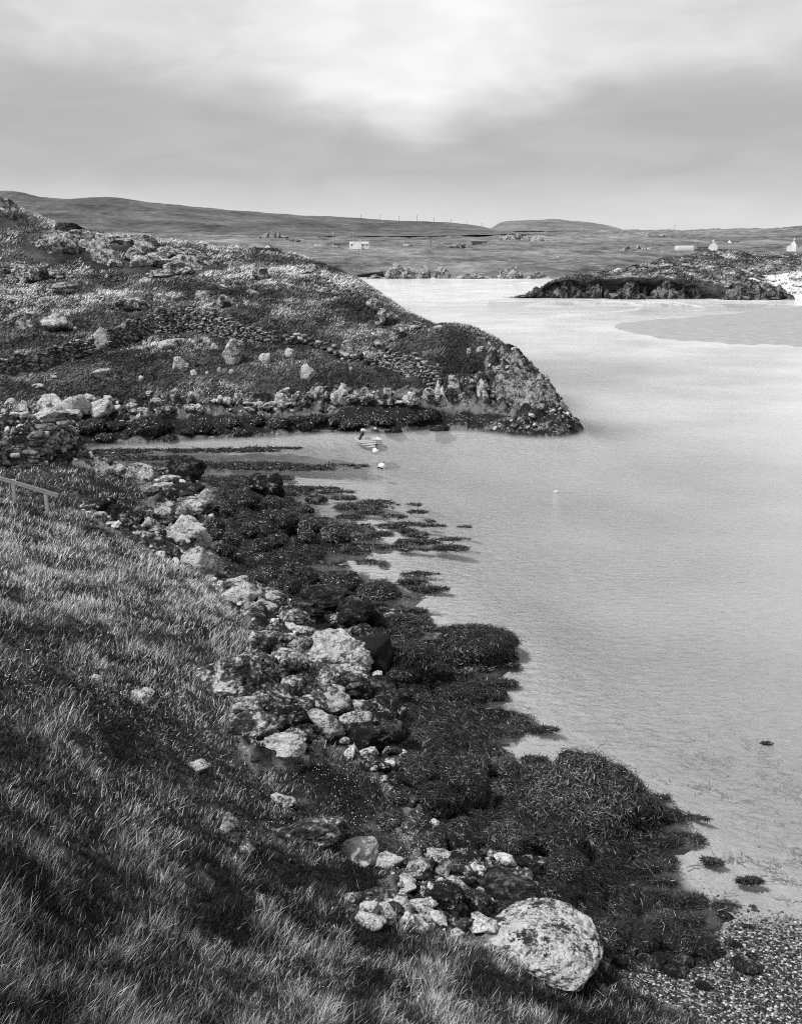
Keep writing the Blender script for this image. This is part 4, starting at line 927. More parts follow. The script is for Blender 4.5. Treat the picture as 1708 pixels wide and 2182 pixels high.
gable('farm_shed', 'white gabled shed joined to the front of the farmhouse', 762, 526.4, 1032, 7, 8, 3.2, 2.4, 1.45, wins=1, roof='pale', cat='shed')
gable('cottage', 'white cottage with chimneys above the dunes, beside the barn', 1517, 534.5, 1030, 11, 8, 5.2, 3.6, 1.35, chim=2, wins=1)
gable('cottage_wing', 'grey roofed wing on the back of the chimneyed cottage', 1497, 533.5, 1042, 16, 7, 3.6, 2.6, .1, chim=1, wins=3, mat='grey')
gable('bungalow', 'small white bungalow alone on the slope behind the cottage', 1561, 519.5, 1230, 11, 7, 2.6, 1.8, .25, wins=2)
gable('white_house', 'white gabled house with two chimneys at the right edge of the picture', 1700, 531, 1040, 14, 8, 5.0, 3.8, .35, chim=2, wins=2)
gable('outbuilding', 'low white outbuilding in front of the house at the picture edge', 1680, 531, 1030, 8, 5, 2.4, 1.8, 1.2, cat='outbuilding')
gable('gable_house', 'lone white gable peeping over the headland ridge', 574, 535, 800, 7, 6, 2.6, 2.2, 1.3, wins=1)
hb = at_d(1020, 524.4, 1075); th = empty('timber_house', hb, 0, 'long flat roofed timber house with dark glazing on the far moor', 'house')
bm_obj('wall', lambda bm: box(bm, (0, 0, .5), (16.5, 7, 8.6)), M['wood'], th)
bm_obj('roof', lambda bm: box(bm, (0, 0, 4.98), (17.3, 7.8, .35)), M['grey'], th)
for i in range(6): bm_obj('window', lambda bm: box(bm, (-6.6 + 1.75*i, -3.53, 2.6), (1.3, .12, 2.6)), M['glass'], th)
tb = at_d(1457, 534.5, 1000); tu = empty('barn', tb, .1, 'pale round roofed barn like a tunnel beside the cottage', 'barn')
def tunnel(bm):
    n = 14; rings = []
    for x in np.linspace(-9, 9, 10): rings.append([bm.verts.new((x, -3.6*math.cos(math.pi*j/n), 5.2*math.sin(math.pi*j/n) - .3)) for j in range(n + 1)])
    for a, c in zip(rings[:-1], rings[1:]):
        for j in range(n): bm.faces.new((a[j], a[j + 1], c[j + 1], c[j]))
    bm.faces.new(rings[0]); bm.faces.new(rings[-1][::-1])
bm_obj('cover', tunnel, M['pale'], tu, smooth=True)
bm_obj('rib', lambda bm: [box(bm, (x, 0, 5.0), (.25, 2.0, .2)) for x in (-6, -2, 2, 6)], M['white'], tu)
bm_obj('base_wall', lambda bm: box(bm, (0, 0, -.5), (18.4, 7.4, 1.6)), M['grey'], tu)
yw = at_d(1492, 535, 1015); o = bm_obj('yard_wall', lambda bm: box(bm, (0, 0, .6), (17, .5, 3)), M['slate'], None, tuple(yw)); tag(o, 'dark yard wall between the barn and the cottage', 'wall')
def pole(px, py, d, h, label, arm=True, group=None, th=.3, mat='slate'):
    b_ = at_d(px, py, d); e = empty('utility_pole', b_, 0, label, 'pole', group)
    bm_obj('pole', lambda bm: bmesh.ops.create_cone(bm, segments=8, radius1=th, radius2=th*.75, depth=h + 4, cap_ends=True), M[mat], e, (0, 0, h/2 - 2))
    if arm: bm_obj('crossarm', lambda bm: (box(bm, (0, 0, h - .7), (3.0, .3, .35)), box(bm, (-1.3, 0, h - .3), (.25, .25, .6)), box(bm, (1.3, 0, h - .3), (.25, .25, .6))), M[mat], e)
for i, (px, py) in enumerate(((769,467),(810,468.5),(850,470),(888,472),(924.5,474),(960.5,477),(993.6,481),(1026,485))):
    pole(px, py, 2290, 9.5 if i != 3 else 13, f'distant pole on the bare skyline ridge, {ORD[i]} of eight from left', group='poles along the skyline ridge', th=.42)
pole(709, 518, 1060, 11, 'pale utility pole with a crossarm behind the parked caravan', th=.22, mat='pale'); pole(752.5, 516.5, 1080, 11, 'pale utility pole rising behind the white farmhouse', th=.22, mat='pale')
pole(764.5, 540, 900, 6, 'short grey pole in the field in front of the farmhouse', arm=False, th=.13); pole(917, 523, 1060, 9, 'dark stout pole standing alone in the moor', th=.33, mat='black')
pole(1435.8, 492.5, 1750, 10.5, 'single dark pole on the skyline above the barn', th=.34); pole(1665, 512, 1350, 9, 'thin pole on the moor between bungalow and edge house', th=.2)
def vehicle(px, py, d, l, h, label, kind='car', mat='white'):
    e = empty('caravan' if kind == 'caravan' else 'parked_car', at_d(px, py, d), .1, label, 'caravan' if kind == 'caravan' else 'car')
    if kind == 'caravan':
        bm_obj('body', lambda bm: box(bm, (0, 0, h*.58), (l, 2.3, h*.8)), M[mat], e, bevel=.25); bm_obj('window', lambda bm: [box(bm, (x*l, -1.17, h*.72), (l*.2, .1, h*.25)) for x in (-.3, 0, .3)], M['glass'], e)
    else:
        bm_obj('body', lambda bm: (box(bm, (0, 0, h*.42), (l, 1.8, h*.4)), box(bm, (-.05*l, 0, h*.78), (l*.55, 1.6, h*.36))), M[mat], e, bevel=.12); bm_obj('window', lambda bm: box(bm, (-.05*l, -.83, h*.8), (l*.48, .08, h*.22)), M['glass'], e)
    for x in (-.3, .3): bm_obj('wheel', lambda bm: [box(bm, (x*l, y, h*.14), (.65, .22, h*.3)) for y in (-.9, .9)], M['black'], e, bevel=.1)
vehicle(678.5, 526, 1040, 8.2, 2.9, 'white caravan with dark windows in the far field', 'caravan'); vehicle(714, 526.4, 1036, 4.6, 1.7, 'white car parked beside the dark trailer at the farm'); vehicle(718, 523.5, 1050, 6.5, 2.4, 'dark box trailer behind the white farm car', 'caravan', 'slate')
vehicle(699, 522.5, 1060, 4.6, 1.6, 'grey car parked between the caravan and the farm', mat='grey'); vehicle(865, 525.3, 1045, 5.5, 2.3, 'white van parked on the track across the moor', 'caravan'); vehicle(875, 525.3, 1048, 4.6, 1.7, 'dark car parked behind the white van on the track', mat='slate')
vehicle(1053, 524.5, 1080, 4.8, 1.8, 'white car parked on the drive by the timber house'); vehicle(1043, 523.8, 1085, 4.5, 1.7, 'dark car parked against the end of the timber house', mat='slate')

# ------------------------------------------------------------------ sand spit and surf
spx = np.concatenate([np.linspace(1290, 1720, 130), np.linspace(1730, 2300, 40)])
up = np.interp(spx, [1290,1340,1450,1540,1620,1708,2300], [690,684,676,668,660,650,618]); dn = np.interp(spx, [1290,1310,1340,1400,1480,1580,1708,2300], [690,702,711,721,729,735,739,750])
dn = dn + 1.6*np.array([math.sin(q*.045) + .6*math.sin(q*.13 + 1) for q in spx]); up = up + .8*np.array([math.sin(q*.06 + 2) + .6*math.sin(q*.17) for q in spx]); tt = np.linspace(0, 1, 40)[:, None]; yy = dn*(1 - tt) + up*tt; xx = np.broadcast_to(spx, yy.shape); G = at_z(xx, yy, 0.0)
G[..., 2] = -.10 + .5*np.sin(np.pi*tt)**.6*np.clip((spx - 1285)/120, 0, 1) + .03*fbm(G[..., 0]*.3, G[..., 1]*.3, 4, 3)
m, k, b, o = new_mat('wet_sand'); P = k.new('ShaderNodeNewGeometry').outputs['Position']
k.put(b.inputs['Base Color'], k.ramp(k.noise(P, .5, 8, .75), [(.3, .25), (.5, .33), (.7, .41)])); b.inputs['Roughness'].default_value = .75
me = mesh_np('beach', G.reshape(-1, 3), [grid_faces(*yy.shape)]); tag(link('beach', me, m), kind='structure')
m, k, b, o = new_mat('sea_foam'); P = k.new('ShaderNodeNewGeometry').outputs['Position']; b.inputs['Base Color'].default_value = (.85, .85, .85, 1); b.inputs['Roughness'].default_value = .8
fn = k.ramp(k.math('ADD', k.noise(k.vmath('MULTIPLY', P, (1, .6, 1)), .5, 6, .7), k.math('MULTIPLY', k.math('SUBTRACT', k.attr('tone'), .5), .5)), [(.45, 0), (.8, .62)])
mx = k.new('ShaderNodeMixShader'); trn = k.new('ShaderNodeBsdfTransparent'); k.put(mx.inputs[0], fn); k.l.new(trn.outputs[0], mx.inputs[1]); k.l.new(b.outputs[0], mx.inputs[2]); k.l.new(mx.outputs[0], o.inputs[0]); M['foam'] = m
def Z3(*q): return [(1093 + .36*a, 409.9 + .36*b) for a, b in q]
Vs, Fs, T, off = [], [], [], 0
for path, th in ((Z3((420,632),(500,640),(600,646),(690,655),(745,666),(765,676),(740,690),(680,700),(600,706),(510,711)), 4.5), (Z3((760,628),(860,640),(960,652),(1060,668),(1120,682),(1140,690),(1090,700),(1020,700)), 3.5), (Z3((-300,584),(-200,586),(-60,592),(60,597)), 3.0),
                 (Z3((180,600),(300,607),(420,613),(520,618),(640,622),(780,626)), 2.2), (Z3((0,538),(60,536),(130,532)), 3.0), (Z3((-560,510),(-400,514),(-200,516),(0,518),(100,518)), 3), (Z3((1100,622),(1190,636),(1340,642),(1500,645),(1640,634)), 2.5), (Z3((700,640),(900,655),(1000,672)), 2.0)):
    s_ = np.linspace(0, len(path) - 1, 60); px = np.interp(s_, range(len(path)), [q[0] for q in path]); py = np.interp(s_, range(len(path)), [q[1] for q in path])
    w_ = np.sin(np.linspace(.15, 2.99, 60)); rows = [at_z(px, py + 1.5*th*f_*w_, .05) for f_ in (-1, -.5, 0, .5, 1)]
    Vs.append(np.array(rows).reshape(-1, 3)); Fs.append(grid_faces(5, 60) + off); off += 300; T.append(np.repeat([0, .55, 1, .55, 0], 60))
tag(link('foam', mesh_np('foam', np.concatenate(Vs), [np.concatenate(Fs)], dict(tone=np.concatenate(T))), M['foam']), 'white surf lines washing round the sand bar', 'surf', kind='stuff')
# ------------------------------------------------------------------ blades, fronds
def strips(P0, D0, bend, L, wd, tone, side_hint=None, taper=(1, .85, .55, .06), seed=0):
    """curved ribbons: P0 (n,3) root, D0 first direction, bend added with the square of the length"""
    n = len(P0); ts = np.array([0, .38, .72, 1.0]); rng = np.random.RandomState(seed)
    c = P0[:, None] + L[:, None, None]*(D0[:, None]*ts[None, :, None] + bend[:, None]*(ts**2)[None, :, None])
    sd = np.cross(D0, side_hint if side_hint is not None else rng.normal(size=(n, 3))); sd /= np.linalg.norm(sd, axis=1)[:, None] + 1e-9
    hw = (wd[:, None]*np.array(taper)[None])*.5
    V = np.stack([c - sd[:, None]*hw[..., None], c + sd[:, None]*hw[..., None]], 2).reshape(-1, 3)
    b_ = np.arange(n)[:, None]*8; f = np.stack([np.concatenate([b_ + 2*i, b_ + 2*i + 1, b_ + 2*i + 3, b_ + 2*i + 2], 1) for i in range(3)], 1).reshape(-1, 4)
    return V, f, np.repeat(tone, 8)

def clear_of_rocks(x, y, k=.8):
    ok = np.ones(len(x), bool)
    for rx, ry, ra, rb in ROCKS:
        s_ = max(.02, ra*k); near = (np.abs(x - rx) < s_*1.05) & (np.abs(y - ry) < s_*1.05)
        ok &= ~(near & ((x - rx)**2 + (y - ry)**2 < s_*s_*.75))
    u, v = uv(x, y)
    for pl, sd in OUT:
        a = np.array(pl); near = (u > a[:, 0].min()) & (u < a[:, 0].max()) & (v > a[:, 1].min()) & (v < a[:, 1].max()); i = np.nonzero(near & ok)[0]
        if len(i): ok[i[poly_sd(pl, u[i], v[i]) > -.001]] = False
    return ok

def scatter(n, u0, u1, r0, r1, which, thr, seed):
    rng = np.random.RandomState(seed); u = rng.uniform(u0, u1, n); v = rng.uniform(LN(r0), LN(r1), n)
    x, y = np.sin(u)*np.exp(v), np.cos(u)*np.exp(v); m_ = mq(which, x, y) > thr
    return x[m_], y[m_], rng

PALE = hit(230, 1230)[0]
def near_grass(n, seed):
    x, y, rng = scatter(n, -.56, .56, 5.5, 62, 0, .45, seed)
    ok = clear_of_rocks(x, y, .6); x, y = x[ok], y[ok]; n = len(x); r = np.hypot(x, y); z = zq(x, y)
    bare = fbm(x*.8 + 40, y*.8, 3, 215, .6); ok = (bare < .52) | (rng.rand(n) < .15); x, y, r, z = x[ok], y[ok], r[ok], z[ok]; n = len(x)
    tuft = fbm(x*.9, y*.9, 3, 201, .5); big = fbm(x*.22, y*.22, 3, 202); sm = fbm(x*2.6, y*2.6, 2, 203)
    pale = np.exp(-((x - PALE[0])**2/60 + (y - PALE[1])**2/70))
    L = (.06 + .14*sstep(-.2, .5, tuft) + .08*rng.rand(n) + .04*pale)*(1 + .2*sstep(12, 7, r))
    hol = sstep(.05, .45, fbm(x*.55 + 9, y*.55, 3, 207, .55)); tone = .42 + .34*tuft + .28*big + .26*sm + .30*pale - .46*hol*(1 - .6*pale) + rng.normal(0, .25, n)
    dry = rng.rand(n) < .10; tone = np.where(dry, tone + .35, tone); L = np.where(dry, L*1.35, L)
    # heathery darker ground below the pale slope, short dark turf by the shore
    dk = np.exp(-((x - TURF[0])**2/10 + (y - TURF[1])**2/9)); L = L*(1 - .6*dk); tone = tone - .22*dk
    a = 1.6*vn2(x*.7, y*.7, 205) + rng.normal(0, 1.25, n) + .25
    D0 = np.stack([.26*np.cos(a) + .08, .26*np.sin(a), np.ones(n)], 1) + rng.normal(0, .24, (n, 3)); D0 /= np.linalg.norm(D0, axis=1)[:, None]
    bend = np.stack([.45*np.cos(a), .45*np.sin(a), -.28*np.ones(n)], 1)*rng.uniform(.1, .8, n)[:, None]
    wd = np.maximum(.0045, r*.00052)*rng.uniform(.7, 1.4, n)
    hz_ = np.exp(-((x - HERB[0])**2/22 + (y - HERB[1])**2/16)); herb = rng.rand(n) < np.clip(.30*sstep(-.1, .4, fbm(x*.5, y*.5, 3, 209)) + .75*hz_, 0, .8); wd = np.where(herb, np.maximum(.012, r*.0012)*rng.uniform(.7, 1.5, n), wd); L = np.where(herb, rng.uniform(.03, .09, n), L); D0 = np.where(herb[:, None], D0 + rng.normal(0, .8, (n, 3)), D0); D0[:, 2] = np.abs(D0[:, 2]) + .15; D0 /= np.linalg.norm(D0, axis=1)[:, None]; tone = np.where(herb, tone*.8, tone)
    return strips(np.stack([x, y, z - .01], 1), D0, bend, L, wd, np.clip(tone, 0, 1), seed=seed)
TURF = hit(760, 1730)[0]; HERB = hit(230, 1520)[0]

def far_grass(n, seed):
    x, y, rng = scatter(n, -.56, .30, 62, 215, 0, .4, seed)
    ok = clear_of_rocks(x, y, .9); x, y = x[ok], y[ok]; n = len(x); r = np.hypot(x, y); z = zq(x, y)
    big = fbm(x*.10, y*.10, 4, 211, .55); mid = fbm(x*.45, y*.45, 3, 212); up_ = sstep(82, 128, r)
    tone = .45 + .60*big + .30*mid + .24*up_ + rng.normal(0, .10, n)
    L = (.14 + .24*sstep(-.2, .6, mid) + .10*rng.rand(n))*(1 + .3*up_); a = rng.normal(.3, .8, n)
    D0 = np.stack([.4*np.cos(a), .4*np.sin(a), np.ones(n)], 1) + rng.normal(0, .2, (n, 3)); D0 /= np.linalg.norm(D0, axis=1)[:, None]
    bend = np.stack([.5*np.cos(a), .5*np.sin(a), -.3*np.ones(n)], 1)*rng.uniform(.3, 1.2, n)[:, None]
    wd = r*.00075*rng.uniform(.7, 1.5, n)
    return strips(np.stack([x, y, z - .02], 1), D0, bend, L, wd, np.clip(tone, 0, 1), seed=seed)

def frond_strips(P, N, L, wd, rng, lift=.20):
    n = len(P); t = rng.normal(size=(n, 3)); t -= (t*N).sum(1)[:, None]*N; t /= np.linalg.norm(t, axis=1)[:, None] + 1e-9
    down = np.array([0, 0, -1.0]) - (-N[:, 2])[:, None]*N; t = t + down*1.1; t /= np.linalg.norm(t, axis=1)[:, None] + 1e-9
    D0 = t + N*lift*rng.uniform(.3, 1.3, n)[:, None]; bend = -N*(lift*1.1) + rng.normal(0, .22, (n, 3))
    return strips(P + N*.005, D0, bend, L, wd, np.clip(rng.normal(.45, .24, n), 0, 1), side_hint=N + rng.normal(0, .35, (n, 3)), taper=(.6, 1, .9, .35))

def ground_fronds(n, u0, u1, r0, r1, seed):
    x, y, rng = scatter(n, u0, u1, r0, r1, 1, .4, seed); z = zq(x, y); ok = (z > -.12) & clear_of_rocks(x, y, .7); x, y, z = x[ok], y[ok], z[ok]
    e = np.maximum(.06, .002*np.hypot(x, y)); N = np.stack([-(zq(x + e, y) - zq(x - e, y))/(2*e), -(zq(x, y + e) - zq(x, y - e))/(2*e), np.ones(len(x))], 1); N /= np.linalg.norm(N, axis=1)[:, None]
    r = np.hypot(x, y); n = len(x); L = rng.uniform(.05, .14, n)*(1 + r/60); wd = np.maximum(.009, r*.00062)*rng.uniform(.7, 1.3, n)
    v_, f_, t_ = frond_strips(np.stack([x, y, np.maximum(z, .0)], 1), N, L, wd, rng, .14); return v_, f_, np.clip(t_ + np.repeat(.30*fbm(x*.9, y*.9, 3, 401), 8), 0, 1)

def put(name, parts, mat, label=None, cat=None, kind='stuff', parent=None, loc=None):
    V = np.concatenate([p[0] for p in parts]); off = 0; fs = []
    for p in parts: fs.append(p[1] + off); off += len(p[0])
    if loc is not None: V = V - np.array(loc)
    me = mesh_np(name, V, [np.concatenate(fs)], dict(tone=np.concatenate([p[2] for p in parts])), smooth=False)
    return tag(link(name, me, M[mat], parent, loc if loc is not None else (0, 0, 0)), label, cat, None, kind)

def marram(n, seed):
    G = DUNE[0]; rng = np.random.RandomState(seed); a = rng.uniform(14, G.shape[0]*.86, n); b_ = rng.uniform(0, 340, n); i, j = a.astype(int), b_.astype(int); fa, fb = (a - i)[:, None], (b_ - j)[:, None]
    P_ = (G[i, j]*(1 - fa) + G[i + 1, j]*fa)*(1 - fb) + (G[i, j + 1]*(1 - fa) + G[i + 1, j + 1]*fa)*fb; x, y = P_[:, 0], P_[:, 1]
    c = dune_sand(G)[i, j]; cl = fbm(x*.12, y*.09, 4, 311, .6); ok = (rng.rand(n) > sstep(.3, .8, c)*.93) & (cl > -.35); P_ = P_[ok]; x, y, cl = x[ok], y[ok], cl[ok]; n = len(x)
    L = rng.uniform(.5, 1.3, n); a = rng.normal(.4, .9, n); D0 = np.stack([.5*np.cos(a), .5*np.sin(a), np.ones(n)], 1); D0 /= np.linalg.norm(D0, axis=1)[:, None]
    return strips(P_ - np.array([0, 0, .1]), D0, np.stack([.4*np.cos(a), .4*np.sin(a), -.3*np.ones(n)], 1), L, rng.uniform(.2, .42, n), np.clip(.50 + .8*cl + rng.normal(0, .16, n), 0, 1), seed=seed)
put('marram_grass', [marram(60000, 5)], 'grass', 'windblown marram grass over the dunes behind the dark rocks', 'grass')
put('grass', [near_grass(1000000, 1)], 'grass', 'rough windblown grass covering the near slope', 'grass')
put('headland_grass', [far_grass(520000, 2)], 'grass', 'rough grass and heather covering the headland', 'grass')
put('seaweed', [ground_fronds(1000000, -.35, .42, 13, 62, 3), ground_fronds(90000, -.42, .22, 62, 95, 4)], 'fronds', 'dark wet seaweed matted over the foreshore', 'seaweed')
# fronds hanging on the weed covered boulders
for o in [q for q in COL.objects if q.get('group') == WB]:
    me = o.data; rng = np.random.RandomState(len(o.name)*7 + int(abs(o.location.x)*100) % 9999); nv = len(me.vertices)
    co = np.empty(nv*3, np.float32); no = np.empty(nv*3, np.float32); me.vertices.foreach_get('co', co); me.vertices.foreach_get('normal', no); co = co.reshape(-1, 3).astype(float); no = no.reshape(-1, 3).astype(float)
    r = math.hypot(o.location.x, o.location.y); size = max(o.dimensions.x, .2); px = size/r*995
    cnt = int(min(26000, max(80, px*px*2.0))); i = rng.choice(np.nonzero(no[:, 2] > -.2)[0], cnt); P_ = co[i] + rng.normal(0, size*.02, (cnt, 3))
    L = rng.uniform(.04, .11, cnt)*(1 + r/60)*min(1, .4 + size*.5); wd = np.maximum(.008, r*.0006)*rng.uniform(.7, 1.3, cnt)
    v_, f_, t_ = frond_strips(P_, no[i], L, wd, rng, .10); t_ = np.clip(t_ + rng.uniform(-.14, .24), 0, 1)
    link('fronds', mesh_np('fronds', v_, [f_], dict(tone=t_), smooth=False), M['fronds'], o)

# rafts of weed lying on the water
def raft(px, py, wpx, hpx, label, seed, name='seaweed_patch', dens=1.0, flat=False):
    rng = np.random.RandomState(seed); c = at_z(px, py, 0); a = at_z(px + wpx/2, py, 0); b_ = at_z(px, py - hpx/2, 0); rx = abs(a[0] - c[0]); ry = abs(b_[1] - c[1])
    r = np.hypot(c[0], c[1]); n = int(min(14000, max(50, wpx*hpx*1.4*dens))); th = rng.uniform(0, 6.283, n); q = np.sqrt(rng.rand(n))
    x = c[0] + rx*q*np.cos(th); y = c[1] + ry*q*np.sin(th); s_ = fbm(x*1.4, y*.7 + seed, 3, seed); ok = s_ > .12 - .8*(1 - q); x, y = x[ok], y[ok]; n = len(x)
    N = np.tile([0, 0, 1.0], (n, 1)); P_ = np.stack([x, y, np.full(n, .0) + (.05*(1 - q[ok]**2) if not flat else 0)], 1)
    L = np.minimum(rng.uniform(.06, .16, n)*(1 + r/60), .3*rx + .02); wd = np.maximum(.010, r*.0008)*rng.uniform(.7, 1.3, n)
    return frond_strips(P_, N, L, wd, rng, .06 if flat else .10), c
def N5(q): return (614.9 + .4*q[0], 1024.8 + .4*q[1], .4*q[2], .4*q[3])
many = []
for i, q in enumerate(((880,312,200,16),(700,325,300,30),(860,357,190,32),(670,368,170,18),(600,350,130,22),(560,190,130,32),(680,165,120,20),(740,215,90,14),(620,262,120,34),(690,290,180,36),(450,118,220,34),(400,140,320,36),(300,90,160,26),(560,240,200,24),(380,120,160,24),(480,280,160,24),(640,230,160,20),
                       (640,128,130,16),(760,240,180,10),(330,370,220,26),(500,355,120,16),(380,390,120,16),(640,540,140,20),(520,690,160,20),(470,660,140,16),(620,730,260,36),(700,760,160,40),(330,190,160,26),(420,170,160,24),(250,60,200,22),(160,40,220,22))):
    many.append(raft(*N5(q), '', 500 + i)[0])
for i, q in enumerate(((560,993,460,13),(640,998,300,9),(470,988,300,10),(300,975,240,12),(420,960,360,9),(260,962,180,12),(540,1018,240,12),(620,1045,110,20),(560,955,220,5))): many.append(raft(*q, '', 600 + i, dens=1.6, flat=True)[0])
for i, q in enumerate(((1420,1738,130,14),(1400,1792,130,20),(1375,1850,120,22),(1440,1918,140,20),(1450,1962,130,18),(1480,1745,60,6),(1150,1555,80,9),(1130,1620,100,9),(1390,1700,70,9),(1410,1880,60,9),(1360,1815,80,10))): many.append(raft(*q, '', 700 + i, dens=1.0)[0])
put('floating_seaweed', many, 'fronds', 'streaks of dark seaweed lying on the water along the foreshore', 'seaweed')
for i, (q, lab) in enumerate(((N5((695,495,190,18)), 'narrow raft of seaweed on the pale water, farthest out of three'), (N5((640,538,190,26)), 'middle one of three seaweed rafts on the pale water'), (N5((760,577,330,30)), 'longest of the three seaweed rafts on the pale water, lying nearest the shore'),
                              (N5((650,692,170,26)), 'short seaweed raft just off the black boulders'), (N5((830,790,210,34)), 'seaweed tongue pointing into the bay above the broad weed spit'), (N5((1190,990,200,24)), 'thin raft of weed off the end of the broad weed spit'),
                              (N5((900,1030,140,40)), 'small rounded clump of weed in the cove below the broad weed spit'), (N5((1050,1010,190,24)), 'low streak of weed between the round clump and the thin raft'), (N5((1120,1082,310,42)), 'large raft of weed in the cove below the broad weed spit'), (N5((950,245,100,12)), 'lone dark streak of weed far out beyond the inlet'),
                              ((1505,1837,62,14), 'dark clump of weed floating alone over the pale sand'), ((1596,1878,56,11), 'smaller clump of weed floating right of the lone dark clump'), ((1600,1935,22,6), 'tiny scrap of weed in the shallows by the shingle'), ((1590,1977,28,8), 'dark scrap of weed at the edge of the wet sand'), ((1633,1585,26,6), 'tiny dark scrap of weed out on the bay'))):
    p_, c = raft(*q, lab, 800 + i, dens=1.3); c = tuple(c); put('seaweed_patch', [p_], 'fronds', lab, 'seaweed patch', None, None, c)['group'] = 'seaweed patches on the water'
# weed lying on the sandy bottom, shingle, small flowers
rng = np.random.RandomState(9); px = rng.uniform(1180, 1760, 9000); py = rng.uniform(1480, 1960, 9000); g_ = at_z(px, py, 0); cl = fbm(g_[:, 0]*.6, g_[:, 1]*1.1, 5, 301, .65); dl = sstep(1150, 1750, px)
ok = cl > .42 - .25*dl; g_ = g_[ok]; zb = zq(g_[:, 0], g_[:, 1]); ok = (zb < -.03); g_ = g_[ok]; n = len(g_); g_[:, 2] = zb[ok] + .02
put('submerged_seaweed', [frond_strips(g_, np.tile([0, 0, 1.0], (n, 1)), rng.uniform(.08, .34, n), rng.uniform(.010, .026, n), rng, .08)], 'drowned', 'faint strands of weed on the sandy bottom of the bay', 'seaweed')
def pebbles(n, seed):
    rng = np.random.RandomState(seed); u = rng.uniform(.17, .56, n); v = rng.uniform(LN(12), LN(21), n); x, y = np.sin(u)*np.exp(v), np.cos(u)*np.exp(v); z = zq(x, y)
    ok = (z > -.12) & (z < .9) & (mq(0, x, y) < .3) & (mq(1, x, y) < .4) & (rng.rand(n) < sstep(-.12, .12, z)*.97 + .03); x, y, z = x[ok], y[ok], z[ok]; n = len(x); iv, fv = ico(1)
    s_ = .009 + .026*rng.rand(n)**3; sc = np.stack([s_*rng.uniform(.8, 1.5, n), s_*rng.uniform(.8, 1.3, n), s_*.6], 1)
    V = (iv[None]*sc[:, None] + np.stack([x, y, z + s_*.2], 1)[:, None]).reshape(-1, 3); f = (fv[None] + np.arange(n)[:, None, None]*len(iv)).reshape(-1, 3)
    return mesh_np('shingle', V, [f], dict(tone=np.repeat(rng.rand(n)**1.5, len(iv))))
M['pebble'] = strip_mat('pebbles', [(0, .01), (.45, .05), (.75, .22), (1, .6)], .7, .2)
tag(link('shingle', pebbles(110000, 12), M['pebble']), 'small dark and pale pebbles of the shingle beach', 'shingle', kind='stuff')
FL = []
for px, py, w_, h_, n in [(a, b, c, d, e//2) for a, b, c, d, e in ((620,1600,160,60,120),(700,1660,200,70,140),(770,1740,150,90,90),(600,1735,60,40,60),(865,1880,60,60,60),(880,1770,60,60,40),(560,1520,120,60,80),(230,1440,300,120,90),(60,1480,100,100,60),(520,1785,80,60,30),(880,1830,60,60,60))]:
    r_ = np.random.RandomState(px + py); q = hit(px + r_.normal(0, w_*.3, n), py + r_.normal(0, h_*.3, n)); FL.append(q)
q = np.concatenate(FL); z = zq(q[:, 0], q[:, 1]); n = len(q); rr = np.random.RandomState(4); iv, fv = ico(1); s_ = rr.uniform(.006, .013, n)
V = (iv[None]*s_[:, None, None] + np.stack([q[:, 0], q[:, 1], z + rr.uniform(.08, .2, n)], 1)[:, None]).reshape(-1, 3)
tag(link('wildflowers', mesh_np('wildflowers', V, [(fv[None] + np.arange(n)[:, None, None]*len(iv)).reshape(-1, 3)]), M['white']), 'tiny white flowers dotted through the turf by the shore', 'wildflowers', kind='stuff')
_RG = [rock_geo(700 + i, (1.5, 1.1, .85), 2, .95, .10, .06) for i in range(8)]
m, k, b, o = new_mat('rubble_stone'); P = k.new('ShaderNodeNewGeometry').outputs['Position']
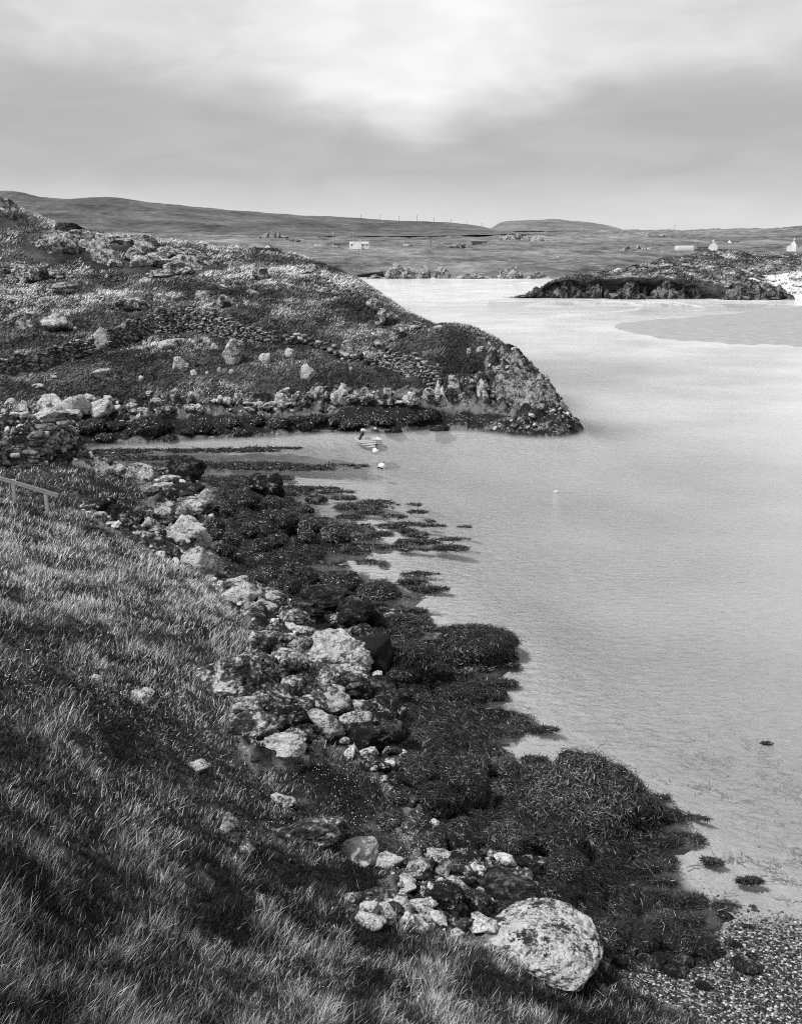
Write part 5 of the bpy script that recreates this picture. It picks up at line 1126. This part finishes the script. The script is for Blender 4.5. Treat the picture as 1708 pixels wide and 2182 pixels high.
vv = k.math('ADD', k.math('MULTIPLY', k.noise(P, 13, 7, .75), .8), k.math('MULTIPLY', k.attr('tone'), .26))
k.put(b.inputs['Base Color'], k.ramp(vv, [(.42, .010), (.50, .06), (.545, .30), (.62, .68)])); b.inputs['Roughness'].default_value = .9; k.put(b.inputs['Normal'], k.bump(k.noise(P, 22, 6, .7), .9, .05)); M['rubble'] = m
def rubble(n, u0, u1, r0, r1, smin, smax, seed):
    x, y, rng = scatter(n, u0, u1, r0, r1, 2, .5, seed); z = zq(x, y); ok = z > .1; x, y, z = x[ok], y[ok], z[ok]; Vs, Fs, T, off = [], [], [], 0
    for q in range(8):
        i = np.arange(q, len(x), 8); m_ = len(i); p, f = _RG[q]; s_ = smin + (smax - smin)*rng.rand(m_)**2.5; a = rng.uniform(0, 6.28, m_); ti = rng.normal(0, .5, m_)
        V = p[None]*s_[:, None, None]
        V = np.stack([V[..., 0]*np.cos(ti)[:, None] - V[..., 2]*np.sin(ti)[:, None], V[..., 1], V[..., 0]*np.sin(ti)[:, None] + V[..., 2]*np.cos(ti)[:, None]], -1)
        V = np.stack([V[..., 0]*np.cos(a)[:, None] - V[..., 1]*np.sin(a)[:, None], V[..., 0]*np.sin(a)[:, None] + V[..., 1]*np.cos(a)[:, None], V[..., 2]], -1) + np.stack([x[i], y[i], z[i] + s_*.15], 1)[:, None]
        Vs.append(V.reshape(-1, 3)); Fs.append((f[None] + np.arange(m_)[:, None, None]*len(p)).reshape(-1, 3) + off); T.append(np.repeat(rng.rand(m_)*.8, len(p))); off += m_*len(p)
    return np.concatenate(Vs), np.concatenate(Fs), np.concatenate(T)
for nm, lab, a in (('rubble', 'loose broken stones filling the gaps of the near shore', (9000, -.5, .3, 13, 62, .05, .34, 31)), ('shore_rubble', 'loose broken stones along the foot of the headland', (5000, -.5, .2, 66, 100, .10, .5, 32))):
    v_, f_, t_ = rubble(*a); tag(link(nm, mesh_np(nm, v_, [f_], dict(tone=t_), smooth=False), M['rubble']), lab, 'rubble', kind='stuff')
#MORE
